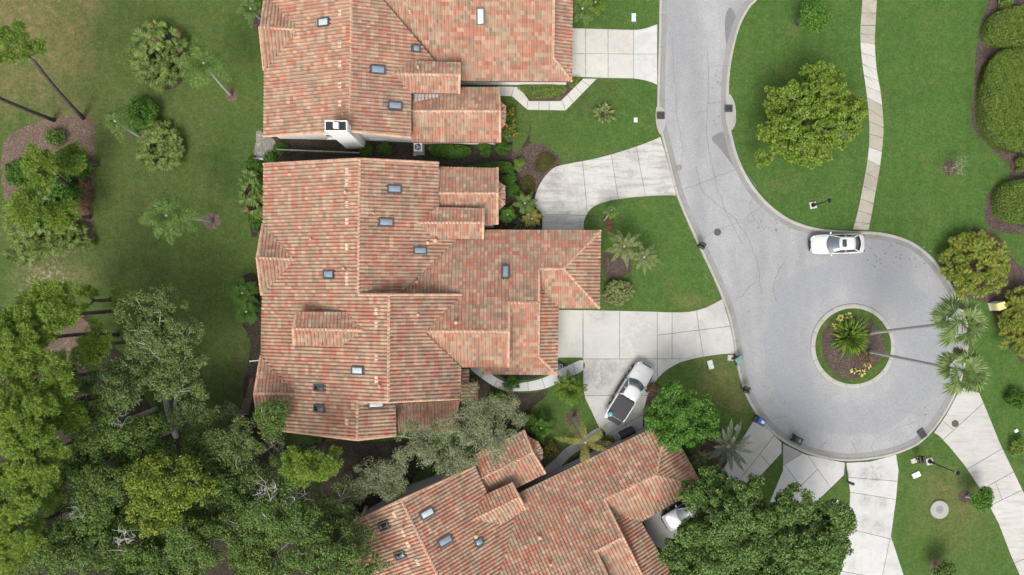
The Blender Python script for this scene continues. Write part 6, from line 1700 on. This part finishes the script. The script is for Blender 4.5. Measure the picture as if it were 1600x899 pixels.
palm(393, 15, 2.0, 16, 1.6, 'green palm at the back corner of the chimney villa', 'leaf_palm', seed=21, nl=28, ll=0.4)
fan_palm(1502, 503, 13.0, (1356, 521), 'tall fan palm with its crown over the pale yellow cabinet', seed=1)
fan_palm(1505, 579, 12.5, (1356, 549), 'tall fan palm with its crown over the streaked driveway', seed=2)
# ---- palmetto and cane clumps
palmetto(246, 86, 48, 'big saw palmetto clump beside the slender palm', seed=1, n=230, ry=55, h=1.7)
palmetto(250, 230, 36, 'saw palmetto clump below the leafy shrub', seed=2, n=150, ry=38, h=1.4)
palmetto(70, 372, 60, 'saw palmetto band round the litter bed', seed=3, n=150, ry=26, h=1.3)
palmetto(110, 372, 36, 'saw palmetto at the lawn corner of the litter bed', seed=6, n=70, ry=20, h=1.2)
palmetto(30, 340, 26, 'saw palmetto under the split trunk pine', seed=7, n=50, h=1.1, ry=30)
shrub(100, 300, 26, 'dense green shrub in the middle of the litter bed', h=1.5, kind='leaf_bright', seed=60, ry=22, L=0.2)
shrub(58, 300, 24, 'olive green shrub under the litter bed pines', h=1.3, kind='leaf_hedge', seed=61, ry=20, L=0.2)
shrub(62, 345, 26, 'leafy shrub between the palmetto band and the pines', h=1.2, kind='leaf_shrub', seed=62, ry=18, L=0.2)
shrub(130, 305, 14, 'brown dry shrub at the lawn side of the litter bed', h=0.8, kind='leaf_dead', seed=63, ry=30)
shrub(30, 270, 24, 'green shrub on the dry grass side of the litter bed', h=1.3, kind='leaf_shrub', seed=64, ry=26, L=0.2)
shrub(90, 268, 22, 'dark leafy shrub beside the young litter bed pine', h=1.2, kind='leaf_oakdark', seed=65, ry=18, L=0.2)
palmetto(75, 318, 30, 'saw palmetto in the heart of the litter bed', seed=8, n=60, h=1.4, ry=22)
palmetto(40, 385, 30, 'saw palmetto at the corner of the litter bed', seed=4, n=40, h=1.0)
shrub(222, 178, 30, 'leafy bright green shrub above the saw palmetto clump', h=1.9, kind='leaf_bright', seed=3, ry=30, L=0.24)
shrub(120, 262, 26, 'green shrub among the litter bed pines', h=1.4, kind='leaf_shrub', seed=4, ry=22, L=0.2)
shrub(85, 215, 16, 'dark shrub at the top of the litter bed', h=1.0, kind='leaf_oakdark', seed=5, L=0.16)
palmetto(393, 296, 18, 'dark spiky palmetto against the duplex back wall', seed=5, n=46, ry=26, h=1.2, kind='leaf_oakdark')
palmetto(397, 325, 16, 'spiky palmetto below the darker one at the duplex back wall', seed=9, n=34, ry=16, h=1.0)
shrub(400, 345, 12, 'small green shrub by the duplex back gable', h=0.9, seed=6, ry=18, L=0.16)
clump(1523, 413, 54, 'golden cane clump beside the turning circle', n=190, seed=1, h=1.8, ry=52, group='golden cane clumps')
clump(1600, 505, 44, 'golden cane clump behind the pale yellow cabinet', n=170, seed=2, h=1.8, ry=58, group='golden cane clumps')
shrub(1590, 625, 18, 'dark shrub at the lawn edge beyond the fan palms', h=1.2, seed=7, L=0.18)
shrub(1592, 700, 16, 'thin yellowing shrub by the streaked driveway', h=1.0, kind='leaf_hedge', seed=8, dens=0.5, L=0.18)
# ---- clipped hedges by the right hand mulch bed
HG = 'clipped hedges in the mulch bed'
hedge([(1555, 22), (1590, 8), (1640, 12), (1650, 70), (1590, 72), (1568, 66), (1546, 55)], 1.3, 'clipped hedge at the head of the mulch bed', seed=1, group=HG)
hedge([(1548, 105), (1562, 82), (1590, 72), (1650, 78), (1650, 235), (1598, 235), (1570, 226), (1550, 208), (1541, 180), (1541, 140)], 1.5, 'largest clipped hedge of the mulch bed', seed=2, group=HG)
hedge([(1561, 312), (1572, 288), (1598, 280), (1640, 282), (1640, 350), (1595, 348), (1570, 338)], 1.2, 'round clipped hedge where the mulch bed widens', seed=3, group=HG)
shrub(1598, 258, 11, 'small round bush between the clipped hedges', h=1.0, kind='leaf_hedge', seed=9)
shrub(1572, 3, 12, 'low yellow green bush at the top of the mulch bed', h=0.7, kind='leaf_hedge', seed=10)
# ---- front gardens
tuft(942, 178, 'bird of paradise plant on the lawn by the angled front walk', 60, 1.25, 0.28, 'leaf_dusty', seed=1, el=(0.3, 1.3))
hedge([(812, 134), (878, 133), (884, 142), (868, 150), (832, 152), (816, 142)], 0.45, 'low groundcover along the chimney villa wall', 'leaf_hedge', 4, dens=70, name='groundcover', cat='groundcover', L=0.12)
hedge([(890, 122), (906, 120), (902, 130), (892, 136)], 0.4, 'small groundcover patch at the garage corner', 'leaf_hedge', 5, dens=70, name='groundcover', cat='groundcover', L=0.12)
shrub(797, 178, 13, 'shrub with orange flowers beside the bay roof', h=0.9, kind='leaf_shrub', seed=11, ry=12, flowers='flower_orange')
shrub(797, 205, 12, 'dark green shrub with orange blooms under the bay roof', h=0.8, kind='leaf_oakdark', seed=12, ry=18, flowers='flower_orange')
hedge([(672, 226), (730, 228), (732, 242), (700, 246), (674, 240)], 0.8, 'clipped green hedge beside the air conditioner', 'leaf_shrub', 6, L=0.15)
hedge([(735, 258), (790, 252), (802, 260), (800, 272), (790, 268), (735, 264)], 0.8, 'green hedge along the duplex side wall', 'leaf_shrub', 7, L=0.15)
BG = 'round green bushes'
for i, (u, v, r_, lb) in enumerate([(758, 233, 12, 'pale round bush beside the chimney villa eave'), (785, 231, 12, 'dark round bush at the end of the chimney villa'), (797, 280, 13, 'bushy shrub at the corner of the duplex side wall'), (803, 297, 11, 'smaller shrub next to the duplex bay roof'), (812, 257, 9, 'yellow green bush in the brown mulch'),
                                 (437, 233, 11, 'round bush at the end of the alley fence'), (422, 246, 11, 'round bush next to the short white drain pipe'), (391, 256, 9, 'round bush at the lawn edge of the gravel path'), (403, 259, 8, 'small bush touching the duplex gable'), (600, 232, 12, 'round bush in the alley below the chimney villa'), (572, 234, 12, 'low green bush beside the chimney')]):
    shrub(u, v, r_, lb, h=0.9, seed=20 + i, kind='leaf_hedge' if i == 4 else 'leaf_shrub', group=BG)
hedge([(842, 243), (858, 240), (870, 250), (860, 262), (846, 270), (836, 262)], 0.3, 'bronze groundcover beside the oval driveway top', 'leaf_bronze', 8, dens=80, name='groundcover', cat='groundcover', L=0.11)
hedge([(815, 280), (832, 276), (836, 296), (826, 304), (812, 298)], 0.3, 'bronze groundcover below the oval driveway bend', 'leaf_bronze', 9, dens=80, name='groundcover', cat='groundcover', L=0.11)
tuft(813, 349, 'silvery strap leaved plant by the duplex eave', 60, 0.8, 0.07, 'leaf_grey', seed=2)
tuft(825, 350, 'second silvery plant beside the oval driveway', 40, 0.6, 0.06, 'leaf_grey', seed=3)
shrub(966, 457, 26, 'olive green spreading shrub at the duplex garage wall', h=1.1, kind='leaf_dusty', seed=40, ry=22, L=0.22)
shrub(952, 352, 5, 'row of brown dead edging plants on the oval drive lawn', h=0.35, kind='leaf_dead', seed=41, ry=16)
shrub(800, 600, 16, 'dark shrub inside the curve of the front walk', h=0.9, kind='leaf_shrub', seed=42, ry=12)
shrub(775, 625, 18, 'dark leafy shrub beside the porch roof', h=1.0, kind='leaf_bright', seed=43, ry=16)
shrub(826, 660, 15, 'yellow green bush at the edge of the silvery trees', h=1.6, kind='leaf_hedge', seed=44)
shrub(858, 703, 14, 'bronze leaved shrub by the askew villa bay', h=0.9, kind='leaf_bronze', seed=45, ry=18)
shrub(952, 692, 16, 'dark clipped shrub at the end of the grey front walk', h=0.9, kind='leaf_oakdark', seed=46, ry=11)
shrub(890, 742, 14, 'small green shrub under the askew villa eave', h=0.7, kind='leaf_hedge', seed=47, ry=8)
shrub(1020, 608, 10, 'reddish shrub at the driveway edge below the pickup', h=0.6, kind='leaf_dead', seed=48)
shrub(1085, 735, 14, 'dark shrub under the askew villa corner', h=0.9, kind='leaf_oakdark', seed=49)
shrub(1040, 888, 12, 'dark shrub below the half hidden car courtyard', h=0.9, kind='leaf_oakdark', seed=50)
# ---- traffic island planting
tuft(1326, 526, 'big strap leaved lily clump in the middle of the traffic island', 330, 2.0, 0.12, 'leaf_cycad', seed=5, z=0.16, rad=0.35, el=(0.1, 1.4))
for i, (u, v) in enumerate([(1312, 497), (1325, 494), (1306, 510), (1334, 579), (1346, 582), (1355, 571)]):
    tuft(u, v, 'pale yellow bromeliad on the traffic island mulch', 34, 0.42, 0.1, 'flower_yellow', 'bromeliad', 'bromeliad', 30 + i, 'yellow bromeliads on the traffic island', z=0.16, rad=0.05)
tuft(1352, 561, 'rusty brown fern below the lily clump', 110, 0.9, 0.05, 'leaf_dead', 'fern', 'fern', 40, z=0.16)
